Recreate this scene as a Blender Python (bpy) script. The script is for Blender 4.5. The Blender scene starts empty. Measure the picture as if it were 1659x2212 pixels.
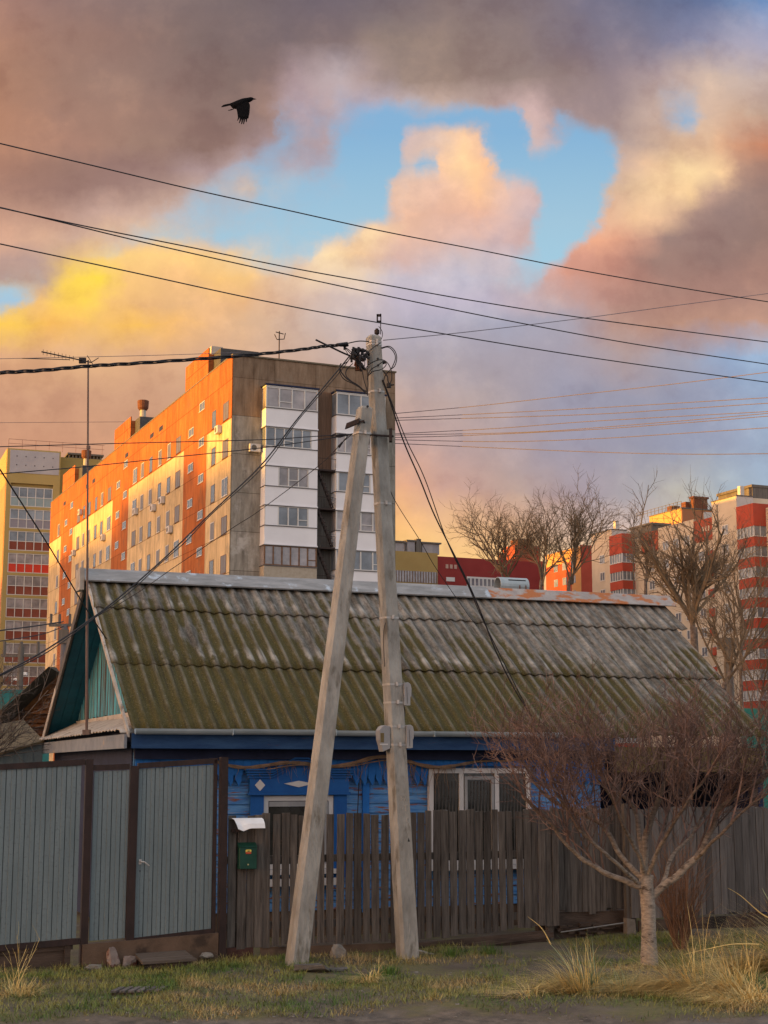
import bpy, bmesh, math, random
from mathutils import Vector, Matrix, noise as mnoise
R = math.radians
scene = bpy.context.scene
# ------------------------------------------------------------------ camera
PITCH = R(9.55); CAM_H = 2.3
cam_d = bpy.data.cameras.new("camera"); cam = bpy.data.objects.new("camera", cam_d)
scene.collection.objects.link(cam); scene.camera = cam
cam.location = (0, 0, CAM_H); cam.rotation_euler = (R(90) + PITCH, 0, 0)
cam_d.sensor_fit = 'HORIZONTAL'; cam_d.sensor_width = 36; cam_d.lens = 36 * 3323 / 1659
cam_d.clip_start = 0.1; cam_d.clip_end = 5000
# ------------------------------------------------------------------ view
scene.view_settings.view_transform = 'Standard'; scene.view_settings.look = 'None'
scene.view_settings.exposure = 0.8; scene.view_settings.gamma = 1
# ------------------------------------------------------------------ sun
SUN = Vector((-0.952, -0.305, math.tan(R(3.2)))).normalized()
sd = bpy.data.lights.new("sun", 'SUN'); so = bpy.data.objects.new("sun", sd)
scene.collection.objects.link(so); sd.energy = 5.0; sd.angle = R(0.6); sd.color = (1.0, 0.46, 0.03)
so.rotation_euler = SUN.to_track_quat('Z', 'Y').to_euler(); so.location = (-60, -20, 60)

def s2l(c):
    return tuple((x / 255 / 12.92 if x / 255 <= 0.04045 else ((x / 255 + 0.055) / 1.055) ** 2.4) for x in c)
def ray(u, v):
    x = (u - 829.5) / 3323; z = -(v - 1106) / 3323
    return Vector((x, math.cos(PITCH) - z * math.sin(PITCH), math.sin(PITCH) + z * math.cos(PITCH)))
def at(u, v, Y):
    r = ray(u, v); return Vector((0, 0, CAM_H)) + r * (Y / r.y)

# ------------------------------------------------------------------ node helper
class NT:
    def __init__(s, tree): s.t = tree; s.n = tree.nodes; s.l = tree.links
    def new(s, typ, **k):
        nd = s.n.new(typ)
        for a, b in k.items(): setattr(nd, a, b)
        return nd
    def put(s, inp, val):
        if hasattr(val, 'links') or isinstance(val, bpy.types.NodeSocket): s.l.new(val, inp)
        else:
            if isinstance(val, (tuple, list)) and len(val) == 3 and inp.type == 'RGBA': val = (*val, 1)
            inp.default_value = val
    def math(s, op, a, b=0.0, c=None, clamp=False):
        nd = s.new('ShaderNodeMath', operation=op); nd.use_clamp = clamp
        s.put(nd.inputs[0], a); s.put(nd.inputs[1], b)
        if c is not None: s.put(nd.inputs[2], c)
        return nd.outputs[0]
    def mix(s, f, a, b, blend='MIX'):
        nd = s.new('ShaderNodeMix', data_type='RGBA', blend_type=blend)
        s.put(nd.inputs[0], f); s.put(nd.inputs[6], a); s.put(nd.inputs[7], b)
        return nd.outputs[2]
    def mr(s, x, a, b, c=0.0, d=1.0, smooth=False):
        nd = s.new('ShaderNodeMapRange'); nd.interpolation_type = 'SMOOTHSTEP' if smooth else 'LINEAR'
        s.put(nd.inputs[0], x)
        for i, q in enumerate((a, b, c, d)): nd.inputs[i + 1].default_value = q
        return nd.outputs[0]
    def noise(s, vec, scale, detail=5, rough=0.55, dist=0.0):
        nd = s.new('ShaderNodeTexNoise')
        if vec is not None: s.l.new(vec, nd.inputs['Vector'])
        nd.inputs['Scale'].default_value = scale; nd.inputs['Detail'].default_value = detail
        nd.inputs['Roughness'].default_value = rough; nd.inputs['Distortion'].default_value = dist
        return nd.outputs['Fac']
    def ramp(s, f, stops, interp='LINEAR'):
        nd = s.new('ShaderNodeValToRGB'); cr = nd.color_ramp; cr.interpolation = interp
        while len(cr.elements) > 1: cr.elements.remove(cr.elements[-1])
        cr.elements[0].position = stops[0][0]; cr.elements[0].color = (*stops[0][1], 1)
        for p, c in stops[1:]:
            e = cr.elements.new(p); e.color = (*c, 1)
        s.put(nd.inputs[0], f); return nd.outputs[0]
    def scalev(s, vec, sc):
        nd = s.new('ShaderNodeMapping'); s.l.new(vec, nd.inputs[0]); nd.inputs['Scale'].default_value = sc
        return nd.outputs[0]
    def comb(s, x, y, z=0.0):
        nd = s.new('ShaderNodeCombineXYZ'); s.put(nd.inputs[0], x); s.put(nd.inputs[1], y); s.put(nd.inputs[2], z)
        return nd.outputs[0]

# ------------------------------------------------------------------ world: dusk sky (direction based)
world = bpy.data.worlds.new("World"); scene.world = world; world.use_nodes = True
W = NT(world.node_tree); W.n.clear()
tc = W.new('ShaderNodeTexCoord'); dirv = tc.outputs['Generated']
sx = W.new('ShaderNodeSeparateXYZ'); W.l.new(dirv, sx.inputs[0]); X, Y, Z = sx.outputs
nis = W.new('ShaderNodeTexSky', sky_type='NISHITA'); nis.sun_disc = False
nis.sun_elevation = R(3.2); nis.sun_rotation = math.atan2(SUN.x, SUN.y); nis.air_density = 1.2; nis.dust_density = 2.0
Ys = W.math('MAXIMUM', Y, 0.05)
U0 = W.math('DIVIDE', X, Ys); V0 = W.math('DIVIDE', Z, Ys)
uv = W.comb(U0, V0)
def wn(off, sc, det=6, rough=0.55):
    nd = W.new('ShaderNodeVectorMath', operation='ADD'); W.l.new(uv, nd.inputs[0]); nd.inputs[1].default_value = (off, off * 0.7, off * 1.3)
    return W.noise(nd.outputs[0], sc, det, rough)
wu = W.math('SUBTRACT', wn(3.1, 9.0), 0.5); wv = W.math('SUBTRACT', wn(7.7, 9.0), 0.5)
wu2 = W.math('SUBTRACT', wn(13.1, 34.0, 8, 0.62), 0.5); wv2 = W.math('SUBTRACT', wn(17.7, 34.0, 8, 0.62), 0.5)
U = W.math('ADD', U0, W.math('ADD', W.math('MULTIPLY', wu, 0.018), W.math('MULTIPLY', wu2, 0.026)))
V = W.math('ADD', V0, W.math('ADD', W.math('MULTIPLY', wv, 0.016), W.math('MULTIPLY', wv2, 0.024)))
# survey of the evening sky: rows at given elevations, each a list of azimuth stops
CLOUD = {
0: "0:165,125,112 100:142,115,110 200:130,110,108 300:120,105,106 400:112,100,108 480:118,106,112 560:132,115,114 640:130,116,120 720:118,112,130 800:108,112,138 880:100,114,150 952:120,145,185",
50: "0:172,128,108 60:158,122,108 140:145,115,106 240:128,108,104 360:120,104,106 420:128,110,110 480:140,122,115 560:145,125,117 640:138,120,118 720:130,118,128 800:124,120,140 860:135,135,160 910:165,160,178 952:170,165,185",
95: "0:172,128,106 80:156,122,108 130:155,124,112 200:142,116,108 300:128,107,102 340:132,110,108 370:160,138,142 420:175,160,165 450:165,145,145 500:150,130,122 560:150,128,118 640:148,128,122 700:145,125,122 760:148,130,135 820:175,155,155 880:205,180,165 952:195,175,168",
140: "0:178,130,106 80:162,125,110 150:160,126,112 200:148,118,108 300:134,110,104 335:150,122,114 370:170,150,158 410:178,155,158 460:180,172,190 540:205,178,168 600:190,165,158 665:205,175,172 700:160,138,138 760:155,135,135 800:190,165,155 860:215,185,165 910:205,172,150 952:195,165,145",
175: "0:180,132,108 100:168,128,112 170:158,126,112 230:148,120,110 290:146,118,110 330:165,142,145 400:175,152,155 500:205,180,175 540:215,188,175 575:252,205,160 600:235,190,160 680:205,178,175 720:165,142,140 780:185,160,150 830:215,180,150 880:225,185,150 920:205,150,120 952:200,135,105",
205: "0:168,124,106 80:152,118,106 140:150,118,110 200:152,122,115 240:168,142,140 300:185,160,158 390:175,152,158 500:210,185,175 545:240,195,160 575:255,212,160 605:250,195,150 640:215,180,165 760:200,172,160 800:230,190,155 850:252,218,165 890:240,200,155 915:185,145,125 952:165,125,110",
235: "0:165,125,110 80:152,118,108 150:156,124,116 210:172,142,132 260:200,172,160 320:220,190,165 400:190,175,180 490:220,185,165 540:225,185,165 590:248,195,150 620:225,185,165 660:205,175,172 770:215,180,150 810:252,214,165 850:245,205,155 880:190,155,138 910:155,128,120 952:150,122,114",
265: "0:195,150,128 60:188,148,130 120:192,158,145 180:205,172,155 240:215,180,160 300:205,182,175 400:200,185,185 500:225,180,155 540:225,180,158 590:230,180,155 640:200,172,170 680:195,175,180 750:228,180,150 790:242,197,155 830:215,175,145 860:165,135,125 900:150,124,118 952:148,120,112",
295: "0:205,160,138 60:215,172,145 100:205,170,150 150:225,185,150 200:235,195,145 250:220,190,165 320:210,190,180 430:230,195,165 460:252,217,170 500:230,185,160 560:210,175,165 620:195,170,172 700:225,170,145 740:238,172,138 780:215,160,135 820:158,130,122 880:150,122,115 952:146,118,110",
320: "0:185,150,138 50:185,155,145 100:225,185,130 140:248,205,130 190:250,205,132 240:246,200,130 280:240,202,148 310:225,195,160 370:220,200,185 400:252,222,175 450:245,205,160 500:215,180,170 570:190,175,180 640:190,180,190 700:215,155,135 760:205,148,128 810:160,128,118 870:152,122,114 952:150,118,110",
345: "0:180,150,142 60:190,160,140 85:250,208,92 125:255,220,80 155:246,196,125 220:238,188,130 270:244,194,124 300:242,195,130 340:225,190,160 390:240,210,175 440:230,205,180 500:195,185,195 580:185,180,195 650:190,175,180 700:205,148,130 760:195,142,125 820:160,125,115 952:158,122,112",
375: "0:215,190,140 50:240,190,120 70:252,204,98 105:255,212,90 135:244,192,118 180:234,183,125 240:225,178,130 300:228,178,130 360:220,185,160 430:205,185,180 500:190,180,195 600:180,172,190 680:190,165,165 740:195,148,135 800:175,135,122 870:170,130,118 952:172,135,122",
400: "0:250,200,88 30:250,200,95 60:245,185,95 120:240,188,110 170:248,192,98 200:240,184,110 260:222,175,130 330:215,178,148 420:196,179,177 520:174,168,184 620:164,163,180 700:166,160,173 760:186,150,137 830:186,145,127 900:181,140,123 952:178,140,125",
440: "0:224,172,130 100:226,178,132 200:220,172,134 300:210,170,140 400:197,171,159 500:172,162,169 600:166,157,167 700:164,157,170 780:176,153,150 850:161,160,175 900:146,165,195 952:151,175,205",
490: "0:206,156,124 150:206,158,126 300:203,159,130 420:191,161,149 520:179,156,151 600:168,153,155 700:156,153,170 800:151,150,167 880:148,153,175 952:144,160,187",
550: "0:201,148,118 200:201,150,120 400:196,156,140 500:188,156,150 600:174,153,153 700:158,152,167 800:151,150,167 900:151,158,180 952:158,173,195",
610: "0:200,147,118 300:208,156,122 450:214,166,134 500:226,170,136 560:202,162,148 640:186,160,150 720:168,153,159 800:166,161,165 850:191,185,173 900:166,175,183 952:162,179,197",
660: "0:206,153,120 300:222,170,126 480:252,192,122 540:240,190,134 620:235,185,140 700:225,190,165 780:205,180,170 860:190,182,178 952:182,184,196",
710: "0:220,165,115 300:245,195,125 500:255,212,130 640:252,204,135 760:240,200,150 952:200,188,180"}
COVER = {
0: "0:1 900:1 925:.65 952:.45", 60: "0:1 840:1 900:.85 952:.75", 95: "0:1 330:1 350:.95 400:.88 440:.84 500:.9 600:1 800:1 870:.88 952:.92",
120: "0:1 330:1 350:.8 400:.72 440:.65 500:.75 520:.6 560:.7 620:.85 660:.75 690:.95 790:.95 820:.7 860:.6 880:.85 952:1",
145: "0:1 335:1 350:.5 375:.65 410:.6 440:.35 480:.2 520:.25 560:.12 640:.12 652:.8 680:.8 695:.3 710:.6 740:.9 800:.9 825:.7 850:.42 862:.45 880:.9 952:1",
175: "0:1 290:1 320:.6 345:.4 375:.6 405:.65 425:.2 490:.1 500:.7 510:.95 590:.95 605:.2 650:.1 662:.6 690:.6 710:.15 745:.3 770:.8 800:.9 952:1",
205: "0:1 230:1 260:.7 300:.5 330:.35 370:.55 400:.5 420:.15 490:.1 500:.6 515:.6 525:.35 540:.4 550:1 605:1 620:.2 740:.05 755:.2 775:.9 952:1",
235: "0:1 200:1 235:.6 270:.4 290:.5 310:.6 330:.3 480:.15 495:.8 560:1 620:.9 635:.65 665:.75 680:.1 740:.05 760:.8 952:1",
265: "0:1 140:.9 200:.6 250:.35 300:.3 470:.2 490:.7 510:1 600:1 660:.9 680:.2 735:.05 745:.5 765:1 952:1",
290: "0:.95 100:.85 150:.7 190:.5 230:.45 270:.3 380:.2 430:.25 460:.85 490:1 620:1 650:.7 670:.2 715:.05 730:.7 750:1 952:1",
320: "0:.9 80:.75 120:.65 145:.7 165:.95 250:.95 290:.7 330:.3 380:.35 400:.98 460:1 560:.95 620:.7 640:.4 690:.1 705:.6 720:1 952:1",
345: "0:.85 50:.62 72:.7 84:1 300:1 330:.6 350:.6 380:.85 440:1 480:.85 560:.8 620:.62 650:.45 670:.5 685:.95 952:1",
375: "0:.2 30:.25 45:.6 60:1 330:1 400:.95 460:.88 600:.88 680:.95 952:1", 395: "0:.9 20:1 60:1 700:.95 730:.85 760:.95 952:1",
450: "0:1 840:1 880:.75 900:.65 952:.65", 490: "0:1 900:1 952:.85", 560: "0:1 900:1 952:.8", 620: "0:1 952:1"}
K_ = 1659 / 952
def rowV(v): return ray(829.5, v).z / ray(829.5, v).y
facU = W.math('DIVIDE', W.math('ADD', U, 0.32), 0.64, clamp=True)
def grid(tab, conv):
    out = None; ys = sorted(tab)
    for i in range(len(ys) - 1, -1, -1):
        v = ys[i] * K_; st = []
        for tok in tab[ys[i]].split():
            a, b = tok.split(':'); r = ray(float(a) * K_, v); st.append(((r.x / r.y + 0.32) / 0.64, conv([float(q) for q in b.split(',')])))
        rr = W.ramp(facU, st, 'LINEAR')
        out = rr if out is None else W.mix(W.mr(V, rowV(ys[i + 1] * K_), rowV(v)), out, rr)
    return out
ccol = grid(CLOUD, s2l)
mk = grid(COVER, lambda q: (q[0],) * 3)
BLUE = [(96,132,184),(120,156,200),(132,172,208),(132,176,211),(146,186,213),(158,194,215),(160,200,220),(166,192,214),(172,190,212),(172,186,208),(170,180,204),(180,182,198),(210,190,170)]
bl = W.ramp(W.mr(V0, rowV(1200), rowV(0)), [(1 - i / 12, s2l(BLUE[i])) for i in range(12, -1, -1)])
mn = W.math('ADD', W.math('MULTIPLY', wn(1.3, 15, 9, 0.6), 0.65), W.math('MULTIPLY', wn(2.9, 46, 8, 0.62), 0.35))
m = W.math('ADD', mk, W.math('MULTIPLY', W.math('SUBTRACT', mn, 0.5), 0.85))
m = W.mr(m, 0.20, 0.80, smooth=True)
puff = W.math('ADD', W.math('MULTIPLY', wn(5.5, 10, 10, 0.60), 0.55), W.math('MULTIPLY', wn(9.5, 27, 9, 0.62), 0.45))
ccol = W.mix(W.mr(puff, 0.50, 0.38, 0, 0.8, True), ccol, W.mix(1.0, ccol, (0.84, 0.80, 0.82), 'MULTIPLY'))
ccol = W.mix(W.mr(puff, 0.50, 0.62, 0, 0.9, True), ccol, W.mix(1.0, ccol, (1.17, 1.15, 1.10), 'MULTIPLY'))
fw = W.mr(wn(21.5, 75, 8, 0.65), 0.35, 0.65, 0.975, 1.025); ccol = W.mix(1.0, ccol, W.comb(fw, fw, fw), 'MULTIPLY')
front = W.mix(m, bl, ccol)
# everything the photograph does not show: warm western glow, cool eastern dusk, cloud
dots = W.new('ShaderNodeVectorMath', operation='DOT_PRODUCT'); W.l.new(dirv, dots.inputs[0]); dots.inputs[1].default_value = SUN
glow = W.math('POWER', W.math('MAXIMUM', dots.outputs['Value'], 0.0), 5.5)
zz = W.math('MAXIMUM', Z, 0.0)
lowz = W.math('POWER', W.math('SUBTRACT', 1.0, zz), 4.0)
warm = W.mix(W.math('MULTIPLY', glow, lowz), (0.58, 0.60, 0.65), (16.0, 7.6, 2.6))
gn = W.new('ShaderNodeTexNoise'); W.l.new(dirv, gn.inputs['Vector']); gn.inputs['Scale'].default_value = 2.5; gn.inputs['Detail'].default_value = 6
warm = W.mix(W.mr(gn.outputs['Fac'], 0.35, 0.7, 0.0, 0.45), warm, (0.40, 0.33, 0.31))
nsc = W.mix(1.0, nis.outputs[0], (0.09, 0.09, 0.09), 'MULTIPLY')
rest = W.mix(0.15, warm, nsc)
below = W.mr(Z, -0.05, 0.0); rest = W.mix(below, (0.08, 0.07, 0.06), rest)
az = W.math('ABSOLUTE', U0); wf = W.math('MULTIPLY', W.mr(az, 0.32, 0.55, 1.0, 0.0, True), W.mr(V0, 0.6, 0.95, 1.0, 0.0, True))
wf = W.math('MULTIPLY', wf, W.math('MULTIPLY', W.mr(Y, 0.05, 0.1), below))
front = W.mix(1.0, front, (1.05 / 1.741,) * 3, 'MULTIPLY')
fin = W.mix(wf, rest, front)
bg = W.new('ShaderNodeBackground'); W.l.new(fin, bg.inputs[0]); bg.inputs[1].default_value = 1.0
wo = W.new('ShaderNodeOutputWorld'); W.l.new(bg.outputs[0], wo.inputs[0])
world.cycles.sampling_method = 'MANUAL'; world.cycles.sample_map_resolution = 512

# ------------------------------------------------------------------ mesh helpers
COL = scene.collection
class MB:
    def __init__(s): s.v = []; s.f = []; s.m = []
    def add(s, vs, fs, m=0):
        o = len(s.v); s.v.extend([tuple(p) for p in vs]); s.f.extend([tuple(i + o for i in f) for f in fs]); s.m.extend([m] * len(fs)); return s
    def box(s, x0, x1, y0, y1, z0, z1, m=0):
        return s.hexa([(x0, y0, z0), (x1, y0, z0), (x1, y1, z0), (x0, y1, z0), (x0, y0, z1), (x1, y0, z1), (x1, y1, z1), (x0, y1, z1)], m)
    def hexa(s, p, m=0):
        return s.add(p, [(0, 3, 2, 1), (4, 5, 6, 7), (0, 1, 5, 4), (1, 2, 6, 5), (2, 3, 7, 6), (3, 0, 4, 7)], m)
    def prism(s, poly, y0, y1, m=0, ax='y'):
        n = len(poly)
        def P(a, c, b): return (a, b, c) if ax == 'y' else ((b, a, c) if ax == 'x' else (a, c, b))
        vs = [P(a, c, y0) for a, c in poly] + [P(a, c, y1) for a, c in poly]
        return s.add(vs, [tuple(range(n)), tuple(range(2 * n - 1, n - 1, -1))] + [(i, i + n, (i + 1) % n + n, (i + 1) % n) for i in range(n)], m)
    def loft(s, rings, m=0, cap=True):
        n = len(rings[0]); vs = [p for r in rings for p in r]; fs = []
        for k in range(len(rings) - 1):
            for i in range(n):
                j = (i + 1) % n; fs.append((k * n + i, k * n + j, (k + 1) * n + j, (k + 1) * n + i))
        if cap: fs.append(tuple(range(n - 1, -1, -1))); fs.append(tuple((len(rings) - 1) * n + i for i in range(n)))
        return s.add(vs, fs, m)
    def tube(s, pts, rad, n=6, m=0, cap=True):
        pts = [Vector(p) for p in pts]
        if not isinstance(rad, (list, tuple)): rad = [rad] * len(pts)
        rings = []; up = None
        for i, p in enumerate(pts):
            d = (pts[min(i + 1, len(pts) - 1)] - pts[max(i - 1, 0)])
            if d.length < 1e-9: d = Vector((0, 0, 1))
            d.normalize()
            if up is None: up = Vector((0, 0, 1)) if abs(d.z) < 0.9 else Vector((1, 0, 0))
            a = d.cross(up)
            if a.length < 1e-6: a = d.orthogonal()
            a.normalize(); b = a.cross(d); up = b
            rings.append([p + (a * math.cos(2 * math.pi * k / n) + b * math.sin(2 * math.pi * k / n)) * rad[i] for k in range(n)])
        return s.loft(rings, m, cap)
    def build(s, name, mats, parent=None, loc=None, rot=0.0, smooth=False, bevel=0.0):
        me = bpy.data.meshes.new(name); me.from_pydata(s.v, [], s.f)
        if not isinstance(mats, (list, tuple)): mats = [mats]
        for mm in mats: me.materials.append(mm)
        if len(mats) > 1: me.polygons.foreach_set('material_index', s.m)
        if smooth: me.polygons.foreach_set('use_smooth', [True] * len(me.polygons))
        me.update(); me.validate()
        bm = bmesh.new(); bm.from_mesh(me); bmesh.ops.recalc_face_normals(bm, faces=bm.faces); bm.to_mesh(me); bm.free()
        o = bpy.data.objects.new(name, me); COL.objects.link(o)
        if parent: o.parent = parent
        if loc is not None: o.location = loc
        o.rotation_euler = (0, 0, rot)
        if bevel:
            b = o.modifiers.new('bevel', 'BEVEL'); b.width = bevel; b.segments = 1; b.limit_method = 'ANGLE'
        return o
def tag(o, label, cat, group=None, kind=None):
    if label: o['label'] = label
    if cat: o['category'] = cat
    if group: o['group'] = group
    if kind: o['kind'] = kind
    return o
def thing(name, label, cat, loc=(0, 0, 0), rot=0.0, group=None):
    o = bpy.data.objects.new(name, None); COL.objects.link(o); o.empty_display_size = 0.2
    o.location = loc; o.rotation_euler = (0, 0, rot); return tag(o, label, cat, group)
def copy_tree(o, parent=None):
    c = o.copy(); COL.objects.link(c)
    if parent: c.parent = parent
    for ch in list(o.children): copy_tree(ch, c)
    return c
def struct(o): o['kind'] = 'structure'; return o

# ------------------------------------------------------------------ materials
def mat(name, c1, c2=None, scale=4.0, stretch=(1, 1, 1), rough=0.85, bump=0.15, bscale=30.0, c3=None, s3=1.2, t3=(0.55, 0.7), s3s=(1, 1, 1), metallic=0.0, spec=0.3, lo=0.35, hi=0.65, island=0.0):
    mt = bpy.data.materials.new(name); mt.use_nodes = True; N = NT(mt.node_tree); bs = N.n['Principled BSDF']
    oc = N.new('ShaderNodeTexCoord').outputs['Object']; c = c1
    if c2 is not None:
        f = N.mr(N.noise(N.scalev(oc, stretch), scale, 7, 0.6), lo, hi); c = N.mix(f, c1, c2)
    if c3 is not None:
        f = N.mr(N.noise(N.scalev(oc, s3s), s3, 7, 0.62), *t3, 0, 1, True); c = N.mix(f, c, c3)
    if island:
        g = N.new('ShaderNodeNewGeometry'); rr = N.mr(g.outputs['Random Per Island'], 0, 1, 1 - island, 1 + island)
        c = N.mix(1.0, c, N.comb(rr, rr, rr), 'MULTIPLY')
    N.put(bs.inputs['Base Color'], c); bs.inputs['Roughness'].default_value = rough
    bs.inputs['Metallic'].default_value = metallic; bs.inputs['Specular IOR Level'].default_value = spec
    if bump:
        b = N.new('ShaderNodeBump'); b.inputs['Strength'].default_value = bump; b.inputs['Distance'].default_value = 0.02
        N.l.new(N.noise(N.scalev(oc, stretch), bscale, 4, 0.6), b.inputs['Height']); N.l.new(b.outputs[0], bs.inputs['Normal'])

    return mt
def glass(name, col=(0.03, 0.035, 0.04), rough=0.06, var=0.4, sc=0.6):
    mt = mat(name, col, tuple(x * (1 + 4 * var) + 0.02 for x in col), scale=sc, rough=rough, bump=0, spec=0.8); return mt
def blend_bark():
    mt = bpy.data.materials.new('bark_pale_below_brown_above'); mt.use_nodes = True; N = NT(mt.node_tree); bs = N.n['Principled BSDF']
    oc = N.new('ShaderNodeTexCoord').outputs['Object']; sp = N.new('ShaderNodeSeparateXYZ'); N.l.new(oc, sp.inputs[0])
    n = N.noise(N.scalev(oc, (1, 1, 2.5)), 14, 7, .65); n2 = N.noise(N.scalev(oc, (1, 1, 2.2)), 8, 6, .6)
    pale = N.mix(N.mr(n, .35, .65), (0.19, 0.155, 0.125), (0.37, 0.315, 0.26)); pale = N.mix(N.mr(n2, .55, .66), pale, (0.075, 0.055, 0.042))
    brown = N.mix(N.mr(n, .35, .65), (0.055, 0.040, 0.032), (0.15, 0.115, 0.092))
    hgt = N.math('ADD', sp.outputs[2], N.math('MULTIPLY', N.math('SUBTRACT', n2, .5), .7))
    N.put(bs.inputs['Base Color'], N.mix(N.mr(hgt, 1.0, 1.75, 0, 1, True), pale, brown)); bs.inputs['Roughness'].default_value = .95
    b = N.new('ShaderNodeBump'); b.inputs['Strength'].default_value = .9; b.inputs['Distance'].default_value = .02
    N.l.new(N.noise(N.scalev(oc, (1, 1, 2)), 22, 5, .65), b.inputs['Height']); N.l.new(b.outputs[0], bs.inputs['Normal']); return mt
def panel_wall(name, c1, c2, seam, bw, bh, c3=None, off=(0, 0), axis='x', streak=1.0, mort=0.02, lo=.3, hi=.7):
    """concrete panels in rows with joints, rain streaks"""
    mt = bpy.data.materials.new(name); mt.use_nodes = True; N = NT(mt.node_tree); bs = N.n['Principled BSDF']
    oc = N.new('ShaderNodeTexCoord').outputs['Object']
    sp = N.new('ShaderNodeSeparateXYZ'); N.l.new(oc, sp.inputs[0])
    h = sp.outputs[0] if axis == 'x' else sp.outputs[1]
    vv = N.comb(N.math('ADD', h, off[0]), N.math('ADD', sp.outputs[2], off[1]))
    br = N.new('ShaderNodeTexBrick'); N.l.new(vv, br.inputs['Vector']); br.offset = 0.0; br.inputs['Scale'].default_value = 1
    br.inputs['Brick Width'].default_value = bw; br.inputs['Row Height'].default_value = bh; br.inputs['Mortar Size'].default_value = mort
    br.inputs['Mortar Smooth'].default_value = 0.4; br.inputs['Color1'].default_value = (0.86, 0.86, 0.86, 1); br.inputs['Color2'].default_value = (1.1, 1.1, 1.1, 1)
    br.inputs['Mortar'].default_value = (*seam, 1)
    n1 = N.mr(N.noise(N.comb(N.math('MULTIPLY', h, 1.0 * streak), N.math('MULTIPLY', sp.outputs[2], 0.25)), 1.6, 9, 0.68), lo, hi)
    c = N.mix(n1, c1, c2); st_ = N.noise(N.comb(N.math('MULTIPLY', h, 2.6), N.math('MULTIPLY', sp.outputs[2], 0.16)), 1.3, 7, 0.7); sk = N.mr(st_, .5, .7, 1.0, .62); c = N.mix(1.0, c, N.comb(sk, sk, sk), 'MULTIPLY')
    if c3 is not None:
        c = N.mix(N.mr(N.noise(oc, 0.45, 8, 0.7), 0.52, 0.68, 0, 0.85, True), c, c3)
    c = N.mix(1.0, c, br.outputs['Color'], 'MULTIPLY')
    N.put(bs.inputs['Base Color'], c); bs.inputs['Roughness'].default_value = 0.95; bs.inputs['Specular IOR Level'].default_value = 0.15
    b = N.new('ShaderNodeBump'); b.inputs['Strength'].default_value = 0.4; b.inputs['Distance'].default_value = 0.05
    N.l.new(N.noise(oc, 6, 6, 0.7), b.inputs['Height']); N.l.new(b.outputs[0], bs.inputs['Normal'])
    return mt
M = {}
M['concrete'] = mat('pole_concrete', (0.23, 0.22, 0.20), (0.37, 0.36, 0.33), scale=6, stretch=(1, 1, .35), c3=(0.15, 0.135, 0.11), s3=5, t3=(.54, .68), s3s=(1, 1, .3), bump=.8, bscale=30, rough=.9)
M['steel'] = mat('galvanised_band', (0.36, 0.35, 0.34), (0.48, 0.46, 0.44), scale=20, rough=.5, metallic=.3, bump=.05)
M['pipe'] = mat('dull_pipe', (0.16, 0.16, 0.16), (0.22, 0.22, 0.21), scale=9, rough=.6, bump=.1)
M['black'] = mat('black_rubber', (0.012, 0.011, 0.014), (0.02, 0.018, 0.02), rough=.6, bump=0)
M['dark_iron'] = mat('dark_iron', (0.02, 0.016, 0.016), (0.05, 0.03, 0.025), scale=14, rough=.7, bump=.2)
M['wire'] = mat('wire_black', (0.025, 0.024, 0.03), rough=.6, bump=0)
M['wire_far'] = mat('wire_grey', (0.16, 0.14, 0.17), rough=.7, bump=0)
M['rust'] = mat('rusty_iron', (0.10, 0.035, 0.02), (0.20, 0.08, 0.04), scale=12, bump=.3)
M['rustred'] = mat('red_oxide_paint', (0.020, 0.012, 0.011), (0.036, 0.020, 0.017), scale=9, stretch=(1, 1, .4), c3=(0.02, 0.013, 0.012), s3=5, rough=.65, bump=.3)
M['galv'] = mat('galvanised_sheet', (0.13, 0.165, 0.175), (0.175, 0.215, 0.225), scale=6, stretch=(1, 1, .2), c3=(0.125, 0.15, 0.16), s3=26, t3=(.5, .7), rough=.5, metallic=.25, bump=.35, bscale=4, lo=.3, hi=.7)
M['fence'] = mat('weathered_fence_wood', (0.060, 0.050, 0.044), (0.125, 0.108, 0.094), scale=9, stretch=(3.5, 3.5, .22), c3=(0.03, 0.024, 0.02), s3=5, s3s=(3, 3, .3), t3=(.5, .75), bump=.7, bscale=22, island=.36)
M['fence2'] = mat('grey_fence_wood', (0.085, 0.076, 0.072), (0.135, 0.122, 0.115), scale=9, stretch=(3.5, 3.5, .22), c3=(0.035, 0.029, 0.025), s3=4, s3s=(3, 3, .3), t3=(.52, .75), bump=.7, bscale=22, island=.36)
M['board'] = mat('wet_old_board', (0.045, 0.032, 0.025), (0.095, 0.066, 0.05), scale=6, stretch=(.4, 1, 2), bump=.5, c3=(0.02, 0.016, 0.014))
M['plinth'] = mat('brown_rendered_plinth', (0.085, 0.055, 0.036), (0.13, 0.085, 0.058), scale=3, c3=(0.045, 0.03, 0.022), s3=2.2, bump=.4)
M['white'] = mat('white_pvc', (0.52, 0.50, 0.49), (0.60, 0.58, 0.57), scale=3, rough=.45, bump=0)
M['whitehood'] = mat('white_painted_tin', (0.78, 0.80, 0.82), (0.68, 0.69, 0.70), scale=5, rough=.5, bump=.05)
M['green'] = mat('green_enamel', (0.006, 0.045, 0.03), (0.012, 0.065, 0.045), scale=7, rough=.4, bump=.05, c3=(0.05, 0.03, 0.015), s3=6, t3=(.68, .8))
M['greybox'] = mat('grey_plastic', (0.25, 0.25, 0.26), (0.32, 0.32, 0.32), scale=5, rough=.55, bump=.03)
M['yellowpl'] = mat('yellow_enamel', (0.75, 0.6, 0.12), rough=.5, bump=0)
M['redpl'] = mat('red_enamel', (0.5, 0.06, 0.03), rough=.5, bump=0)
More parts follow.
